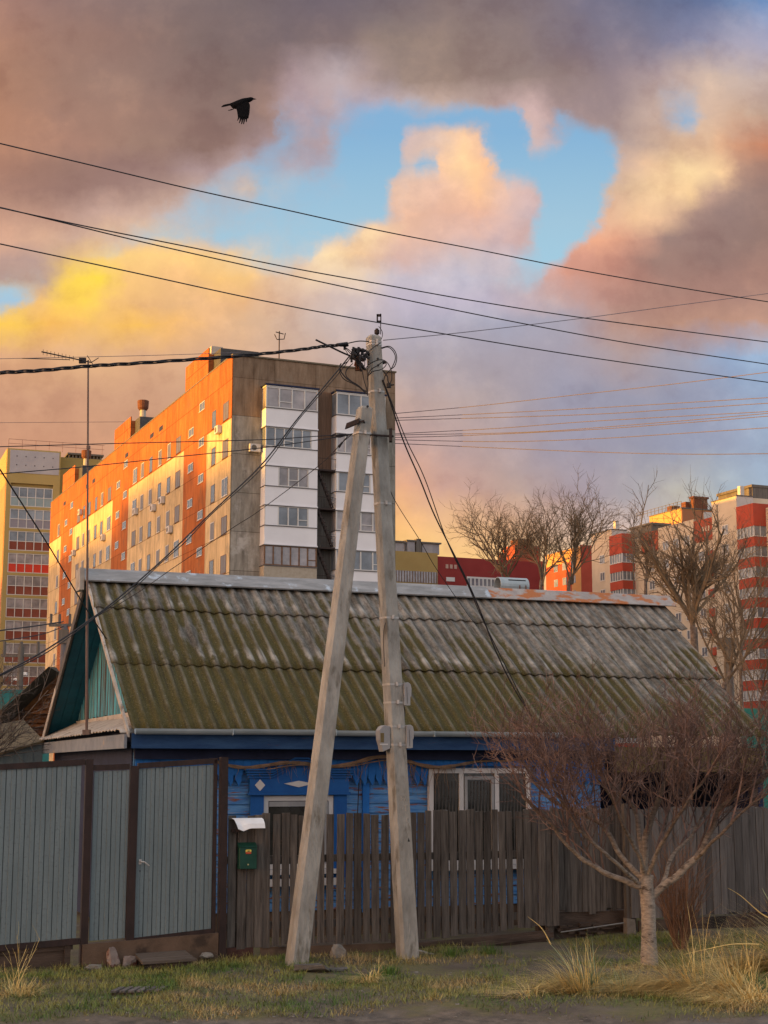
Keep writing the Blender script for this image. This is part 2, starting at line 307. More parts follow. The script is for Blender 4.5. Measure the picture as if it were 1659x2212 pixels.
M['brass'] = mat('brass', (0.6, 0.5, 0.25), rough=.35, metallic=.8, bump=0)
M['glassd'] = glass('dark_window_glass', (0.012, 0.011, 0.008), 0.12, .3, 2)
M['glass'] = glass('window_glass', (0.10, 0.115, 0.135), 0.08, .35, .35)
M['glassf'] = mat('facade_glass', (0.035, 0.045, 0.06), (0.12, 0.13, 0.14), scale=.5, rough=.25, bump=0, spec=.35); M['glassg'] = mat('facade_glass_curtained', (0.14, 0.12, 0.11), (0.07, 0.07, 0.08), scale=.6, rough=.4, bump=0, spec=.3)
M['glass2'] = glass('curtained_glass', (0.18, 0.165, 0.17), 0.15, .3, .5)
M['bluesoft'] = mat('blue_paint', (0.010, 0.11, 0.38), (0.018, 0.16, 0.52), scale=5, stretch=(1, 1, .5), c3=(0.005, 0.04, 0.15), s3=3, t3=(.55, .75), rough=.7, bump=.25)
M['bluefascia'] = mat('blue_fascia_paint', (0.008, 0.038, 0.12), (0.025, 0.075, 0.18), scale=4, stretch=(.5, 1, 2), c3=(0.10, 0.035, 0.02), s3=3.0, s3s=(.6, 1, 5), t3=(.62, .70), rough=.7, bump=.3)
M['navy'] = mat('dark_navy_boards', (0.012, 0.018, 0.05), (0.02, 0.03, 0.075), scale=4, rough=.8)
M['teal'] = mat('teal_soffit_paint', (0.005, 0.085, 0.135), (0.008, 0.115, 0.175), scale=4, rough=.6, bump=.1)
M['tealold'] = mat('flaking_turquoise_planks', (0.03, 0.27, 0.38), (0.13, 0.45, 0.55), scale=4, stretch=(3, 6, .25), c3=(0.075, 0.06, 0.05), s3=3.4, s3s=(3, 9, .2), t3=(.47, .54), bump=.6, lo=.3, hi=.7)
M['tin'] = mat('old_pale_tin', (0.30, 0.27, 0.24), (0.44, 0.40, 0.35), scale=4, c3=(0.16, 0.13, 0.10), s3=5, rough=.7, bump=.15)
M['tingrey'] = mat('grey_metal_fascia', (0.14, 0.16, 0.19), (0.20, 0.22, 0.25), scale=5, c3=(0.28, 0.24, 0.20), s3=2.2, t3=(.62, .7), rough=.55, bump=.05)
M['gutter'] = mat('galvanised_gutter', (0.28, 0.34, 0.37), (0.38, 0.44, 0.47), scale=4, stretch=(.5, 1, 1), c3=(0.20, 0.13, 0.09), s3=2.2, s3s=(2, 1, 1), t3=(.68, .76), rough=.45, metallic=.3, bump=.05)
M['sunk'] = mat('turquoise_sheet', (0.02, 0.15, 0.13), (0.03, 0.19, 0.165), scale=3, rough=.6)
M['bark'] = mat('pale_bark', (0.17, 0.14, 0.115), (0.36, 0.30, 0.25), scale=14, stretch=(1, 1, 2.5), c3=(0.06, 0.045, 0.035), s3=7, s3s=(1, 1, 2.2), t3=(.52, .62), bump=.9, bscale=22)
M['limb'] = mat('brown_bark', (0.075, 0.055, 0.043), (0.20, 0.155, 0.125), scale=10, bump=.5)
M['barkblend'] = blend_bark()
M['twig'] = mat('red_brown_twigs', (0.075, 0.045, 0.040), (0.19, 0.125, 0.105), scale=5, bump=0, island=.45)
M['twigfar'] = mat('dry_olive_twigs', (0.10, 0.070, 0.045), (0.22, 0.16, 0.10), scale=1.5, bump=0, island=.3)
M['straw'] = mat('straw_grass', (0.46, 0.34, 0.12), (0.66, 0.51, 0.22), scale=2.5, bump=0, island=.35, rough=.7)
M['bluegrass'] = mat('green_reed_leaves', (0.20, 0.26, 0.16), (0.30, 0.34, 0.19), scale=4, bump=0, island=.3, rough=.6)
M['grass'] = mat('short_grass', (0.065, 0.125, 0.022), (0.24, 0.22, 0.06), scale=1.1, bump=0, island=.4, rough=.8, lo=.4, hi=.6, c3=(0.38, 0.27, 0.12), s3=.8, t3=(.5, .66))
M['stone'] = mat('rough_stone', (0.16, 0.145, 0.125), (0.27, 0.245, 0.21), scale=8, bump=1.0, bscale=14, c3=(0.09, 0.05, 0.035), s3=4)
M['stoned'] = mat('dark_stone', (0.07, 0.065, 0.058), (0.12, 0.11, 0.10), scale=8, bump=1.0, bscale=14)
M['bird'] = mat('black_feathers', (0.003, 0.003, 0.005), (0.006, 0.007, 0.009), scale=30, rough=.9, bump=.2, spec=.1)
M['mast'] = mat('rusty_mast', (0.10, 0.06, 0.05), (0.16, 0.11, 0.09), scale=6, stretch=(1, 1, .3), rough=.6, bump=.1)
# ================================================================== GROUND
def sstep(a, b, x):
    t = max(0, min(1, (x - a) / (b - a))); return t * t * (3 - 2 * t)
def gz(x, y):
    z = 0.05 * (mnoise.noise(Vector((x * .5, y * .5, 3))) ) + 0.022 * mnoise.noise(Vector((x * 2.1, y * 2.1, 7)))
    z *= sstep(14.2, 16.5, y)
    z += 0.16 * sstep(19.6, 21.6, y - 0.25 * x) * sstep(1.0, 4.0, x)
    edge = 15.25 + 0.12 * math.sin(x * 1.3) + .45 * math.exp(-((x - .3) / 1.1) ** 2)
    z -= 0.06 * (1 - sstep(edge - 0.4, edge + 0.25, y))
    if y < 40: z = z
    return z
def ground_mat():
    mt = bpy.data.materials.new('soil_and_mud'); mt.use_nodes = True; N = NT(mt.node_tree); bs = N.n['Principled BSDF']
    oc = N.new('ShaderNodeTexCoord').outputs['Object']
    n1 = N.mr(N.noise(oc, 1.3, 8, .65), .35, .65); n2 = N.mr(N.noise(oc, 9, 6, .6), .35, .7)
    c = N.mix(n1, (0.060, 0.046, 0.034), (0.135, 0.108, 0.078)); c = N.mix(N.math('MULTIPLY', n2, .5), c, (0.085, 0.07, 0.055))
    gm = N.mr(N.noise(oc, .9, 8, .6), .42, .6, 0, 1, True)
    sp = N.new('ShaderNodeSeparateXYZ'); N.l.new(oc, sp.inputs[0])
    yw = N.math('ADD', sp.outputs[1], N.math('MULTIPLY', N.math('SUBTRACT', N.noise(oc, 1.4, 6, .6), .5), 1.2))
    bmp = N.math('MULTIPLY', N.math('EXPONENT', N.math('MULTIPLY', N.math('POWER', N.math('DIVIDE', N.math('SUBTRACT', sp.outputs[0], .3), 1.1), 2.0), -1.0)), .55)
    inn = N.mr(N.math('SUBTRACT', yw, bmp), 14.95, 15.35, 0, 1, True)
    gr = N.mix(N.mr(N.noise(oc, 14, 5, .7), .3, .7), (0.07, 0.08, 0.022), (0.17, 0.145, 0.045))
    c = N.mix(N.math('MULTIPLY', gm, N.math('MULTIPLY', inn, .75)), c, gr)
    mud = N.mix(N.mr(N.noise(oc, 5, 8, .7), .35, .65), (0.045, 0.035, 0.027), (0.165, 0.13, 0.10))
    c = N.mix(inn, mud, c)
    sto = N.mr(N.noise(oc, 55, 2, .5), .70, .74); c = N.mix(N.math('MULTIPLY', sto, .6), c, (0.26, 0.23, 0.2))
    N.put(bs.inputs['Base Color'], c)
    wet = N.mr(N.noise(oc, .8, 4, .5), .5, .62, 0.9, 0.38, True)
    N.put(bs.inputs['Roughness'], N.mix(inn, N.comb(wet, wet, wet), (0.95, 0.95, 0.95)))
    b = N.new('ShaderNodeBump'); b.inputs['Strength'].default_value = .9; b.inputs['Distance'].default_value = .03
    N.l.new(N.noise(oc, 16, 8, .7), b.inputs['Height']); N.l.new(b.outputs[0], bs.inputs['Normal']); return mt
g = MB(); x0, x1, y0, y1, st = -9.0, 12.0, 13.0, 24.0, 0.09
nx = int((x1 - x0) / st); ny = int((y1 - y0) / st)
vs = []; fs = []
for j in range(ny + 1):
    for i in range(nx + 1):
        x = x0 + i * st; y = y0 + j * st; vs.append((x, y, gz(x, y)))
for j in range(ny):
    for i in range(nx):
        a = j * (nx + 1) + i; fs.append((a, a + 1, a + nx + 2, a + nx + 1))
g.add(vs, fs)
# surrounding ground out to the horizon, joined round the fine sheet
g.add([(-2000, -2000, -.06), (2000, -2000, -.06), (2000, y0, -.06), (-2000, y0, -.06)], [(0, 1, 2, 3)])
g.add([(-2000, y1, .0), (2000, y1, .0), (2000, 3000, .0), (-2000, 3000, .0)], [(0, 1, 2, 3)])
g.add([(-2000, y0, -.06), (x0, y0, -.06), (x0, y1, 0), (-2000, y1, 0)], [(0, 1, 2, 3)])
g.add([(x1, y0, -.06), (2000, y0, -.06), (2000, y1, 0), (x1, y1, 0)], [(0, 1, 2, 3)])
struct(g.build('ground', ground_mat(), loc=(0, 0, 0), smooth=True))
# road edge at the bottom right and a puddle in the mud
rd = MB(); pts = []
for i in range(25):
    x = -40 + i * 3.2 if i < 10 else 0.6 + (i - 10) * 0.6
    pts.append(x)
top = [(1.0, 14.45), (1.6, 14.66), (2.3, 14.85), (3.0, 15.05), (3.8, 15.28), (5, 15.6), (7, 16.1), (12, 17.2), (40, 22)]
vs = [(x, y, -.035) for x, y in top] + [(x, y - 30 if i else 5, -.035) for i, (x, y) in enumerate(top)]
n_ = len(top); rd.add(vs, [(i, i + 1, i + 1 + n_, i + n_) for i in range(n_ - 1)])
M['road'] = mat('worn_asphalt', (0.10, 0.09, 0.083), (0.17, 0.153, 0.14), scale=3, c3=(0.05, 0.042, 0.036), s3=1.5, bump=.8, bscale=60, rough=.9)
struct(rd.build('road', M['road'], loc=(0, 0, 0)))
pm = mat('puddle_water', (0.02, 0.018, 0.016), rough=.04, bump=.0, spec=.6)
pd = MB(); pc = at(505, 2206, 14.85); ring = []
for k in range(40):
    a = 2 * math.pi * k / 40; r_ = 1 + .22 * math.sin(3 * a + 1) + .12 * math.sin(7 * a)
    ring.append((pc.x + math.cos(a) * r_ * .46, 14.72 + math.sin(a) * r_ * .17, -0.030))
pd.add(ring, [tuple(range(40))]); struct(pd.build('puddle', pm, loc=(0, 0, 0)))

# ================================================================== HOUSE  (local frame: x along the front, y into the depth)
HA = R(21); E0 = Vector((-3.388, 21.0, 0))
house = thing('log_house', 'low blue wooden house with mossy corrugated roof and teal gable behind the picket fence', 'house', E0, HA)
WRIDGE, ZR, ZE, BR = 3.6, 5.33, 2.83, 7.5
def roof_mat():
    mt = bpy.data.materials.new('mossy_asbestos_sheet'); mt.use_nodes = True; N = NT(mt.node_tree); bs = N.n['Principled BSDF']
    oc = N.new('ShaderNodeTexCoord').outputs['Object']; sp = N.new('ShaderNodeSeparateXYZ'); N.l.new(oc, sp.inputs[0]); x, y, z = sp.outputs
    ph = N.math('ADD', N.math('MULTIPLY', N.math('COSINE', N.math('MULTIPLY', x, 2 * math.pi / 0.19)), .5), .5)   # 1 on the crests
    st = N.noise(N.comb(N.math('MULTIPLY', x, 4.5), N.math('MULTIPLY', y, .7), z), 1.3, 9, .68)
    blo = N.noise(N.comb(N.math('MULTIPLY', x, .8), N.math('MULTIPLY', y, .7)), 1.1, 7, .65)
    fine = N.noise(oc, 38, 5, .7)
    grey = N.mix(N.mr(st, .35, .68), (0.075, 0.066, 0.053), (0.30, 0.28, 0.25))
    moss = N.mix(N.mr(fine, .3, .7), (0.034, 0.029, 0.009), (0.10, 0.080, 0.020))
    low = N.math('ADD', N.mr(y, 0.0, 3.4, .22, -.08), N.mr(x, -.3, 9.0, .08, -.12))
    mm = N.math('ADD', N.math('ADD', N.math('MULTIPLY', blo, .75), N.math('MULTIPLY', st, .75)), low)
    mm = N.math('SUBTRACT', mm, N.math('MULTIPLY', ph, .09))
    mf = N.mr(mm, .64, .78, 0, .95, True)
    mot = N.mr(N.noise(oc, 13, 6, .7), .3, .7, .62, 1.3); grey = N.mix(1.0, grey, N.comb(mot, mot, mot), 'MULTIPLY'); c = N.mix(mf, grey, moss)
    # bleached crests and lichen specks
    c = N.mix(N.math('MULTIPLY', N.mr(ph, .7, 1), N.mr(blo, .42, .62, 0, .35)), c, (0.36, 0.335, 0.30))
    sm = N.noise(oc, 75, 2, .5); c = N.mix(N.mr(sm, .66, .74, 0, .7), c, (0.42, 0.39, 0.33))
    wb = N.noise(N.comb(N.math('MULTIPLY', x, 2.0), N.math('MULTIPLY', y, 1.4), 4.0), 1.6, 5, .6)
    band = N.math('MAXIMUM', N.math('SUBTRACT', 1.0, N.math('MULTIPLY', N.math('ABSOLUTE', N.math('SUBTRACT', y, 1.62)), 3.2)), N.math('SUBTRACT', 1.0, N.math('MULTIPLY', N.math('ABSOLUTE', N.math('SUBTRACT', y, 2.95)), 5.5)))
    band = N.math('MAXIMUM', band, 0.0)
    c = N.mix(N.math('MULTIPLY', N.math('MULTIPLY', band, N.mr(wb, .5, .62)), N.mr(ph, .2, .8)), c, (0.36, 0.34, 0.305))
    dk = N.noise(N.comb(N.math('MULTIPLY', x, 12), N.math('MULTIPLY', y, .8)), 1.3, 8, .72); c = N.mix(N.mr(dk, .50, .66, 0, .7), c, (0.03, 0.027, 0.02))
    N.put(bs.inputs['Base Color'], c); bs.inputs['Roughness'].default_value = .95; bs.inputs['Specular IOR Level'].default_value = .15
    b = N.new('ShaderNodeBump'); b.inputs['Strength'].default_value = .5; b.inputs['Distance'].default_value = .012
    N.l.new(fine, b.inputs['Height']); N.l.new(b.outputs[0], bs.inputs['Normal']); return mt
ROOFM = roof_mat()
def slope_z(b): return ZE + (ZR - ZE) * b / WRIDGE
def corr_rows(mb, rows, a0f, a1f, sgn=1, seed=1):
    """rows of corrugated sheets; each row lies a little above the one below"""
    rnd = random.Random(seed); per = .19; sub = 10
    nrm = Vector((0, -(ZR - ZE), WRIDGE)).normalized()
    for k, (b0, b1, a0, a1) in enumerate(rows):      # b0 = lower edge
        nst = int((a1 - a0) / (per / sub)); nb = 7; V = []; F = []
        lifts = {}
        for j in range(nb + 1):
            t = j / nb; b = b0 + (b1 - b0) * t
            for i in range(nst + 1):
                a = a0 + (a1 - a0) * i / nst
                sheet = int((a + .3 * k) / 1.14)
                if sheet not in lifts: lifts[sheet] = (rnd.uniform(-.028, .028), rnd.uniform(0, .020), rnd.uniform(-.004, .004))
                sg, lf, tw = lifts[sheet]
                amp = .0165
                w = amp * math.cos(2 * math.pi * a / per)
                lift = .008 + .014 * (1 - t) * 1.0 + lf * (1 - t) + .01 * mnoise.noise(Vector((a * .6, b, k)))
                bb = b - (sg if j == 0 else 0)
                base = Vector((a, bb, slope_z(bb)))
                V.append(base + nrm * (w + lift))
        n = nst + 1
        for j in range(nb):
            for i in range(nst): F.append((j * n + i, j * n + i + 1, (j + 1) * n + i + 1, (j + 1) * n + i))
        # lower lip thickness
        o = len(V)
        for i in range(n): V.append(V[i] - nrm * .016)
        for i in range(nst): F.append((i, o + i, o + i + 1, i + 1))
        # underside
        o2 = len(V)
        for i in range(n): V.append(V[nb * n + i] - nrm * .016)
        for i in range(nst): F.append((o + i, o2 + i, o2 + i + 1, o + i + 1))
        # verge edges
        F.append((0, o, o2, nb * n)); F.append((n - 1, nb * n + n - 1, o2 + n - 1, o + n - 1))
        mb.add(V, F)
r_ = MB(); corr_rows(r_, [(-.03, 1.46, -.02, 10.12), (1.40, 2.82, -.05, 10.25), (2.76, 3.58, -.08, 10.45)], 0, 0)
rf = r_.build('roof', ROOFM, house, smooth=True)
rf['label'] = 'front slope of grey corrugated sheets streaked with olive moss'
# rear slope + its teal underside boards
rr = MB(); 
def rz(b): return ZR - (ZR - 2.78) * (b - WRIDGE) / (BR - WRIDGE)
rr.hexa([(-.06, WRIDGE, ZR - .03), (10.3, WRIDGE, ZR - .03), (10.3, BR + .1, rz(BR + .1) - .03), (-.06, BR + .1, rz(BR + .1) - .03), (-.06, WRIDGE, ZR + .03), (10.3, WRIDGE, ZR + .03), (10.3, BR + .1, rz(BR + .1) + .03), (-.06, BR + .1, rz(BR + .1) + .03)])
rr.build('rear_roof', mat('dark_roof_felt', (0.05, 0.045, 0.04), (0.09, 0.08, 0.07), bump=.3), house)
sf = MB()
nbd = 3
for k in range(nbd):
    xa = -.03 + k * .165; xb = xa + .158
    sf.hexa([(xa, 3.62, rz(3.62) - .075), (xb, 3.62, rz(3.62) - .075), (xb, BR, rz(BR) - .075), (xa, BR, rz(BR) - .075), (xa, 3.62, rz(3.62) - .032), (xb, 3.62, rz(3.62) - .032), (xb, BR, rz(BR) - .032), (xa, BR, rz(BR) - .032)])
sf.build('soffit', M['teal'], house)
bgb = MB()
for (xa, xb, dz0, dz1) in ((-.10, -.065, -.16, .03),):
    bgb.hexa([(xa, 3.60, rz(3.6) + dz0), (xb, 3.60, rz(3.6) + dz0), (xb, BR + .12, rz(BR + .12) + dz0), (xa, BR + .12, rz(BR + .12) + dz0), (xa, 3.60, rz(3.6) + dz1), (xb, 3.60, rz(3.6) + dz1), (xb, BR + .12, rz(BR + .12) + dz1), (xa, BR + .12, rz(BR + .12) + dz1)])
bgb.build('barge_board', M['fence2'], house)
bg2 = MB()
bg2.hexa([(-.115, BR - 1.5, rz(BR - 1.5) - .15), (-.103, BR - 1.5, rz(BR - 1.5) - .15), (-.103, BR + .16, rz(BR + .16) - .17), (-.115, BR + .16, rz(BR + .16) - .17), (-.115, BR - 1.5, rz(BR - 1.5) - .02), (-.103, BR - 1.5, rz(BR - 1.5) - .02), (-.103, BR + .16, rz(BR + .16) - .0), (-.115, BR + .16, rz(BR + .16) - .0)])
bg2.build('trim_strip', M['tin'], house)
# front verge strip
vg = MB(); vg.hexa([(-.085, -.02, slope_z(-.02) - .06), (-.055, -.02, slope_z(-.02) - .07), (-.055, 3.58, slope_z(3.58) - .07), (-.085, 3.58, slope_z(3.58) - .06), (-.085, -.02, slope_z(-.02) + .02), (-.055, -.02, slope_z(-.02) + .02), (-.055, 3.58, slope_z(3.58) + .03), (-.085, 3.58, slope_z(3.58) + .03)])
vg.build('barge_board', M['tin'], house)
# gable planks
gp = MB(); rnd = random.Random(5); b = .35
GS = .42
while b < 6.75:
    w = .105; top = (slope_z(b + w / 2) if b + w / 2 < WRIDGE else rz(b + w / 2)) - .06
    bot = 3.16 + rnd.uniform(-.03, .03)
    if top > bot + .05:
        d = rnd.uniform(0, .012)
        gp.box(GS - d, GS + .03, b, b + w - .006, bot, top)
    b += w
gp.build('gable_planks', M['tealold'], house)
gb = MB(); gb.prism([(.2, 2.7), (7.2, 2.7), (7.2, 2.85), (3.6, 5.15), (.2, 2.86)], GS + .032, GS + .09, ax='x')
gb.build('gable_backing', M['navy'], house)
wbn = MB(); wbn.hexa([(GS - .03, .30, 2.95), (GS + .031, .30, 2.95), (GS + .031, 6.75, 3.0), (GS - .03, 6.75, 3.0), (GS - .03, .52, 3.165), (GS + .031, .52, 3.165), (GS + .031, 6.75, 3.165), (GS - .03, 6.75, 3.165)]); wbn.build('white_band', M['tin'], house)
# broken rusty plank ends
bk = MB()
for bb in (.75, .92, 1.5, 2.1, 2.7): bk.hexa([(GS - .04, bb, 3.12), (GS - .015, bb, 3.12), (GS - .015, bb + .05, 3.12), (GS - .04, bb + .05, 3.12), (GS - .04, bb + .01, 3.12 + rnd.uniform(.1, .2)), (GS - .015, bb + .01, 3.28), (GS - .015, bb + .03, 3.28), (GS - .04, bb + .03, 3.26)])
bk.build('rotten_plank_end', mat('orange_rotten_wood', (0.30, 0.12, 0.02), (0.42, 0.19, 0.04), scale=20), house)
# pent roof at the gable foot: pale tin sheets, wavy front edge
pr = MB()
NB = 44
for k, (ba, bb_, dz) in enumerate(((.04, 2.3, .012), (2.2, 4.9, .004), (4.8, 7.75, .0))):
    V = []; F = []; nn = 40
    for i in range(nn + 1):
        b = ba + (bb_ - ba) * i / nn; e = .012 * math.sin(b * 26) + .01 * mnoise.noise(Vector((b * 3, 0, 0)))
        zb_ = min(3.05 + .012 * b, slope_z(b) - .05) + dz; zf = min(2.85, slope_z(b) - .07) + dz + e; V += [(GS - .035, b, zb_), (-.17, b, zf), (-.17, b, zf - .012), (GS - .035, b, zb_ - .01)]
    for i in range(nn):
        for q in range(4): F.append((i * 4 + q, i * 4 + (q + 1) % 4, i * 4 + 4 + (q + 1) % 4, i * 4 + 4 + q))
    pr.add(V, F)
pr.build('pent_roof', M['tin'], house)
fs_ = MB(); fs_.box(-.12, -.085, .0, 7.6, 2.60, 2.79); fs_.build('gable_fascia', M['tingrey'], house)
fe = MB(); fe.box(-.125, -.05, 7.605, 7.66, 2.56, 2.82); fe.build('corner_strip', M['tin'], house)
# ridge cap
rc = MB(); rc.hexa([(-.13, 3.36, 5.25), (6.93, 3.36, 5.25), (6.93, 3.62, 5.46), (-.13, 3.62, 5.46), (-.13, 3.345, 5.27), (6.93, 3.345, 5.27), (6.93, 3.60, 5.485), (-.13, 3.60, 5.485)])
rc.hexa([(-.13, 3.61, 5.46), (6.93, 3.61, 5.46), (6.93, 3.9, 5.23), (-.13, 3.9, 5.23), (-.13, 3.61, 5.485), (6.93, 3.61, 5.485), (6.93, 3.92, 5.25), (-.13, 3.92, 5.25)])
rcm = mat('flaking_grey_ridge_paint', (0.20, 0.21, 0.215), (0.31, 0.32, 0.33), scale=4, stretch=(.6, 2, 2), c3=(0.42, 0.50, 0.58), s3=3, t3=(.58, .68), rough=.7, bump=.3)
rc.build('ridge_cap', rcm, house)
rc2 = MB(); rc2.hexa([(6.9, 3.36, 5.25), (10.62, 3.36, 5.25), (10.62, 3.62, 5.46), (6.9, 3.62, 5.46), (6.9, 3.34, 5.262), (10.62, 3.34, 5.262), (10.62, 3.60, 5.477), (6.9, 3.60, 5.477)])
rc2.hexa([(6.9, 3.61, 5.45), (10.62, 3.61, 5.45), (10.62, 3.9, 5.22), (6.9, 3.9, 5.22), (6.9, 3.61, 5.475), (10.62, 3.61, 5.475), (10.62, 3.92, 5.24), (6.9, 3.92, 5.24)])
rc2m = mat('rust_flaked_ridge_tin', (0.36, 0.34, 0.32), (0.28, 0.25, 0.24), scale=5, c3=(0.38, 0.13, 0.04), s3=2.4, s3s=(1.2, 2, 2), t3=(.47, .58), rough=.7, bump=.2)
o = rc2.build('ridge_cap', rc2m, house); o['label'] = 'rust-streaked pale right half of the ridge cap'
lp = MB(); lp.box(-.2, -.13, 3.42, 3.8, 5.12, 5.47); lp.build('ridge_end', M['tin'], house)
# gutter, fascia, soffit
gt = MB()
for (a0, a1, dz) in ((.0, 1.35, 0), (1.36, 2.85, .006), (2.86, 4.35, -.002), (4.36, 6.42, .0)):
    prof = [(-.115 + .062 * math.cos(t), 2.862 + dz + .078 * math.sin(t)) for t in [math.pi + math.pi * k / 8 for k in range(9)]]
    prof += [(-.115 + (p[0] + .115) * .9, 2.862 + dz + (p[1] - 2.862 - dz) * .9) for p in reversed(prof)]
    gt.prism([(p[0], p[1]) for p in prof], a0, a1, ax='x')
    gt.box(a1 - .010, a1 + .002, -.180, -.05, 2.785 + dz, 2.868 + dz)
gt.build('gutter', M['gutter'], house)
fa = MB(); fa.box(-.02, 7.4, .0, .03, 2.60, 2.80); fa.build('fascia', M['bluefascia'], house)
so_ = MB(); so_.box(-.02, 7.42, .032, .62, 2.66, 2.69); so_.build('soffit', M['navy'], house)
# front wall: horizontal peeling boards, upper vertical boards with pointed ends
def blue_mat():
    mt = bpy.data.materials.new('peeling_blue_boards'); mt.use_nodes = True; N = NT(mt.node_tree); bs = N.n['Principled BSDF']
    oc = N.new('ShaderNodeTexCoord').outputs['Object']
    a = N.noise(N.scalev(oc, (.8, 1, 7)), 3, 8, .65); b = N.noise(N.scalev(oc, (1.1, 1, 9)), 2.2, 7, .62)
    c = N.mix(N.mr(a, .3, .7), (0.02, 0.14, 0.42), (0.13, 0.31, 0.56))
    c = N.mix(N.mr(b, .56, .61), c, (0.20, 0.075, 0.045)); c = N.mix(N.mr(N.noise(N.scalev(oc, (1, 1, 14)), 3, 6, .6), .62, .68), c, (0.30, 0.33, 0.38))
    c = N.mix(N.mr(N.noise(N.scalev(oc, (.7, 1, 22)), 2, 6, .6), .60, .66), c, (0.015, 0.014, 0.02))
    N.put(bs.inputs['Base Color'], c); bs.inputs['Roughness'].default_value = .75
    bb = N.new('ShaderNodeBump'); bb.inputs['Strength'].default_value = .7; bb.inputs['Distance'].default_value = .02
    N.l.new(b, bb.inputs['Height']); N.l.new(bb.outputs[0], bs.inputs['Normal']); return mt
BW = .50
wl = MB(); z = .35; rnd = random.Random(2)
wl.box(.14, 7.38, BW + .05, BW + .12, .1, 2.66)
while z < 2.62:
    t = .135
    for (xa, xb) in ((.12, 3.55), (3.555, 7.40)):
        wl.hexa([(xa, BW, z), (xb, BW, z), (xb, BW + .049, z), (xa, BW + .049, z), (xa, BW + .022, z + t), (xb, BW + .022, z + t), (xb, BW + .049, z + t), (xa, BW + .049, z + t)])
    z += t
wl.build('wall', blue_mat(), house)
vb = MB(); a = .13
while a < 7.35:
    w = .118; zb = 2.13
    if 4.40 < a < 6.20 or 1.66 < a < 3.22: vb.box(a, a + w - .004, BW - .075, BW - .055, 2.37 if a > 4 else 2.30, 2.66); a += w; continue
    vb.prism([(a, zb + .06), (a + w * .25, zb + .02), (a + w * .5, zb - .045), (a + w * .78, zb + .02), (a + w * .82, zb + .105), (a + w - .004, zb + .115), (a + w - .004, 2.66), (a, 2.66)], BW - .075, BW - .055)
    a += w
vb.build('upper_boards', M['bluesoft'], house)
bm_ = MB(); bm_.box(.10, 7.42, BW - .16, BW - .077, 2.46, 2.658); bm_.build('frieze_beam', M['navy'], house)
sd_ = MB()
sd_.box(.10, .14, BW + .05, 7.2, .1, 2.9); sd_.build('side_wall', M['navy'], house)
# corner of wall / post + pilaster
pl = MB(); pl.box(3.48, 3.58, BW - .035, BW - .001, .3, 2.12); pl.build('pilaster', M['bluesoft'], house)
# windows
def window(a0, a1, z0, z1, parts, fw=.07, mats=None, depth=BW):
    fr = MB(); fr.box(a0, a1, depth - .055, depth + .02, z1 - fw, z1); fr.box(a0, a1, depth - .055, depth + .02, z0, z0 + fw)
    fr.box(a0, a0 + fw, depth - .052, depth + .02, z0 + fw, z1 - fw); fr.box(a1 - fw, a1, depth - .052, depth + .02, z0 + fw, z1 - fw)
    for p in parts: fr.box(p - .035, p + .035, depth - .05, depth + .02, z0 + fw, z1 - fw)
    w = fr.build('window', mats or M['white'], house)
    gl = MB(); gl.box(a0 + fw, a1 - fw, depth - .02, depth - .012, z0 + fw, z1 - fw); gl.build('pane', M['glassd'], w)
    return w
w2 = window(4.50, 6.16, .93, 2.335, (5.02, 5.60), depth=BW - .035); w2['label'] = 'wide three-light window with white frame'
fr = MB(); fr.box(5.07, 5.55, BW - .092, BW - .06, 2.17, 2.22); fr.box(5.07, 5.115, BW - .092, BW - .06, 1.0, 2.17); fr.box(5.505, 5.55, BW - .092, BW - .06, 1.0, 2.17); fr.build('sash', M['greybox'], w2)
cu = MB()
for a0, a1 in ((4.6, 4.98), (5.12, 5.5), (5.66, 6.06)):
    k = a0
    while k < a1 - .03: cu.box(k, k + .022, BW - .062, BW - .058, 1.0, 2.15); k += .055
cu.build('curtain', mat('grey_curtain', (0.05, 0.045, 0.04), (0.09, 0.085, 0.08)), w2)
sl = MB(); sl.box(4.45, 6.2, BW - .12, BW - .056, .86, .925); sl.build('sill', M['white'], w2)
w1 = window(1.98, 3.02, .93, 1.95, ()); w1['label'] = 'narrower window in a carved blue surround with white lozenges'
fr = MB(); fr.box(2.06, 2.94, BW - .06, BW - .03, 1.80, 1.87); fr.box(2.88, 2.94, BW - .06, BW - .03, 1.0, 1.80); fr.build('sash', M['greybox'], w1)
sl = MB(); sl.box(1.9, 3.1, BW - .14, BW - .056, .86, .925); sl.box(1.95, 3.05, BW - .12, BW - .056, .70, .80); sl.build('sill', M['white'], w1)
cs = MB()
for a0, a1 in ((1.78, 1.975), (3.025, 3.22)): cs.box(a0, a1, BW - .075, BW - .031, .8, 1.96)
cs.box(1.74, 3.26, BW - .12, BW - .031, 1.962, 2.0); cs.box(1.76, 3.24, BW - .10, BW - .031, 2.002, 2.21)
cx_ = 2.5
for k in range(4):                                    # stepped pediment mouldings
    zz0 = 2.20 + k * .035; off = .02 + k * .012
    prof = [(1.74 - off, zz0), (cx_ - .42, zz0), (cx_ - .1, zz0 + .16), (cx_ + .1, zz0 + .16), (cx_ + .42, zz0), (3.26 + off, zz0)]
    poly = prof + [(p[0], p[1] + .022) for p in reversed(prof)]
    cs.prism(poly, BW - .125 - k * .018, BW - .085)
cs.prism([(cx_ - .42, 2.19), (cx_ + .42, 2.19), (cx_ + .1, 2.36), (cx_ - .1, 2.36)], BW - .095, BW - .0845)
cs.build('casing', mat('bright_blue_casing', (0.006, 0.075, 0.28), (0.010, 0.10, 0.34), scale=4, bump=.1, rough=.6), w1)
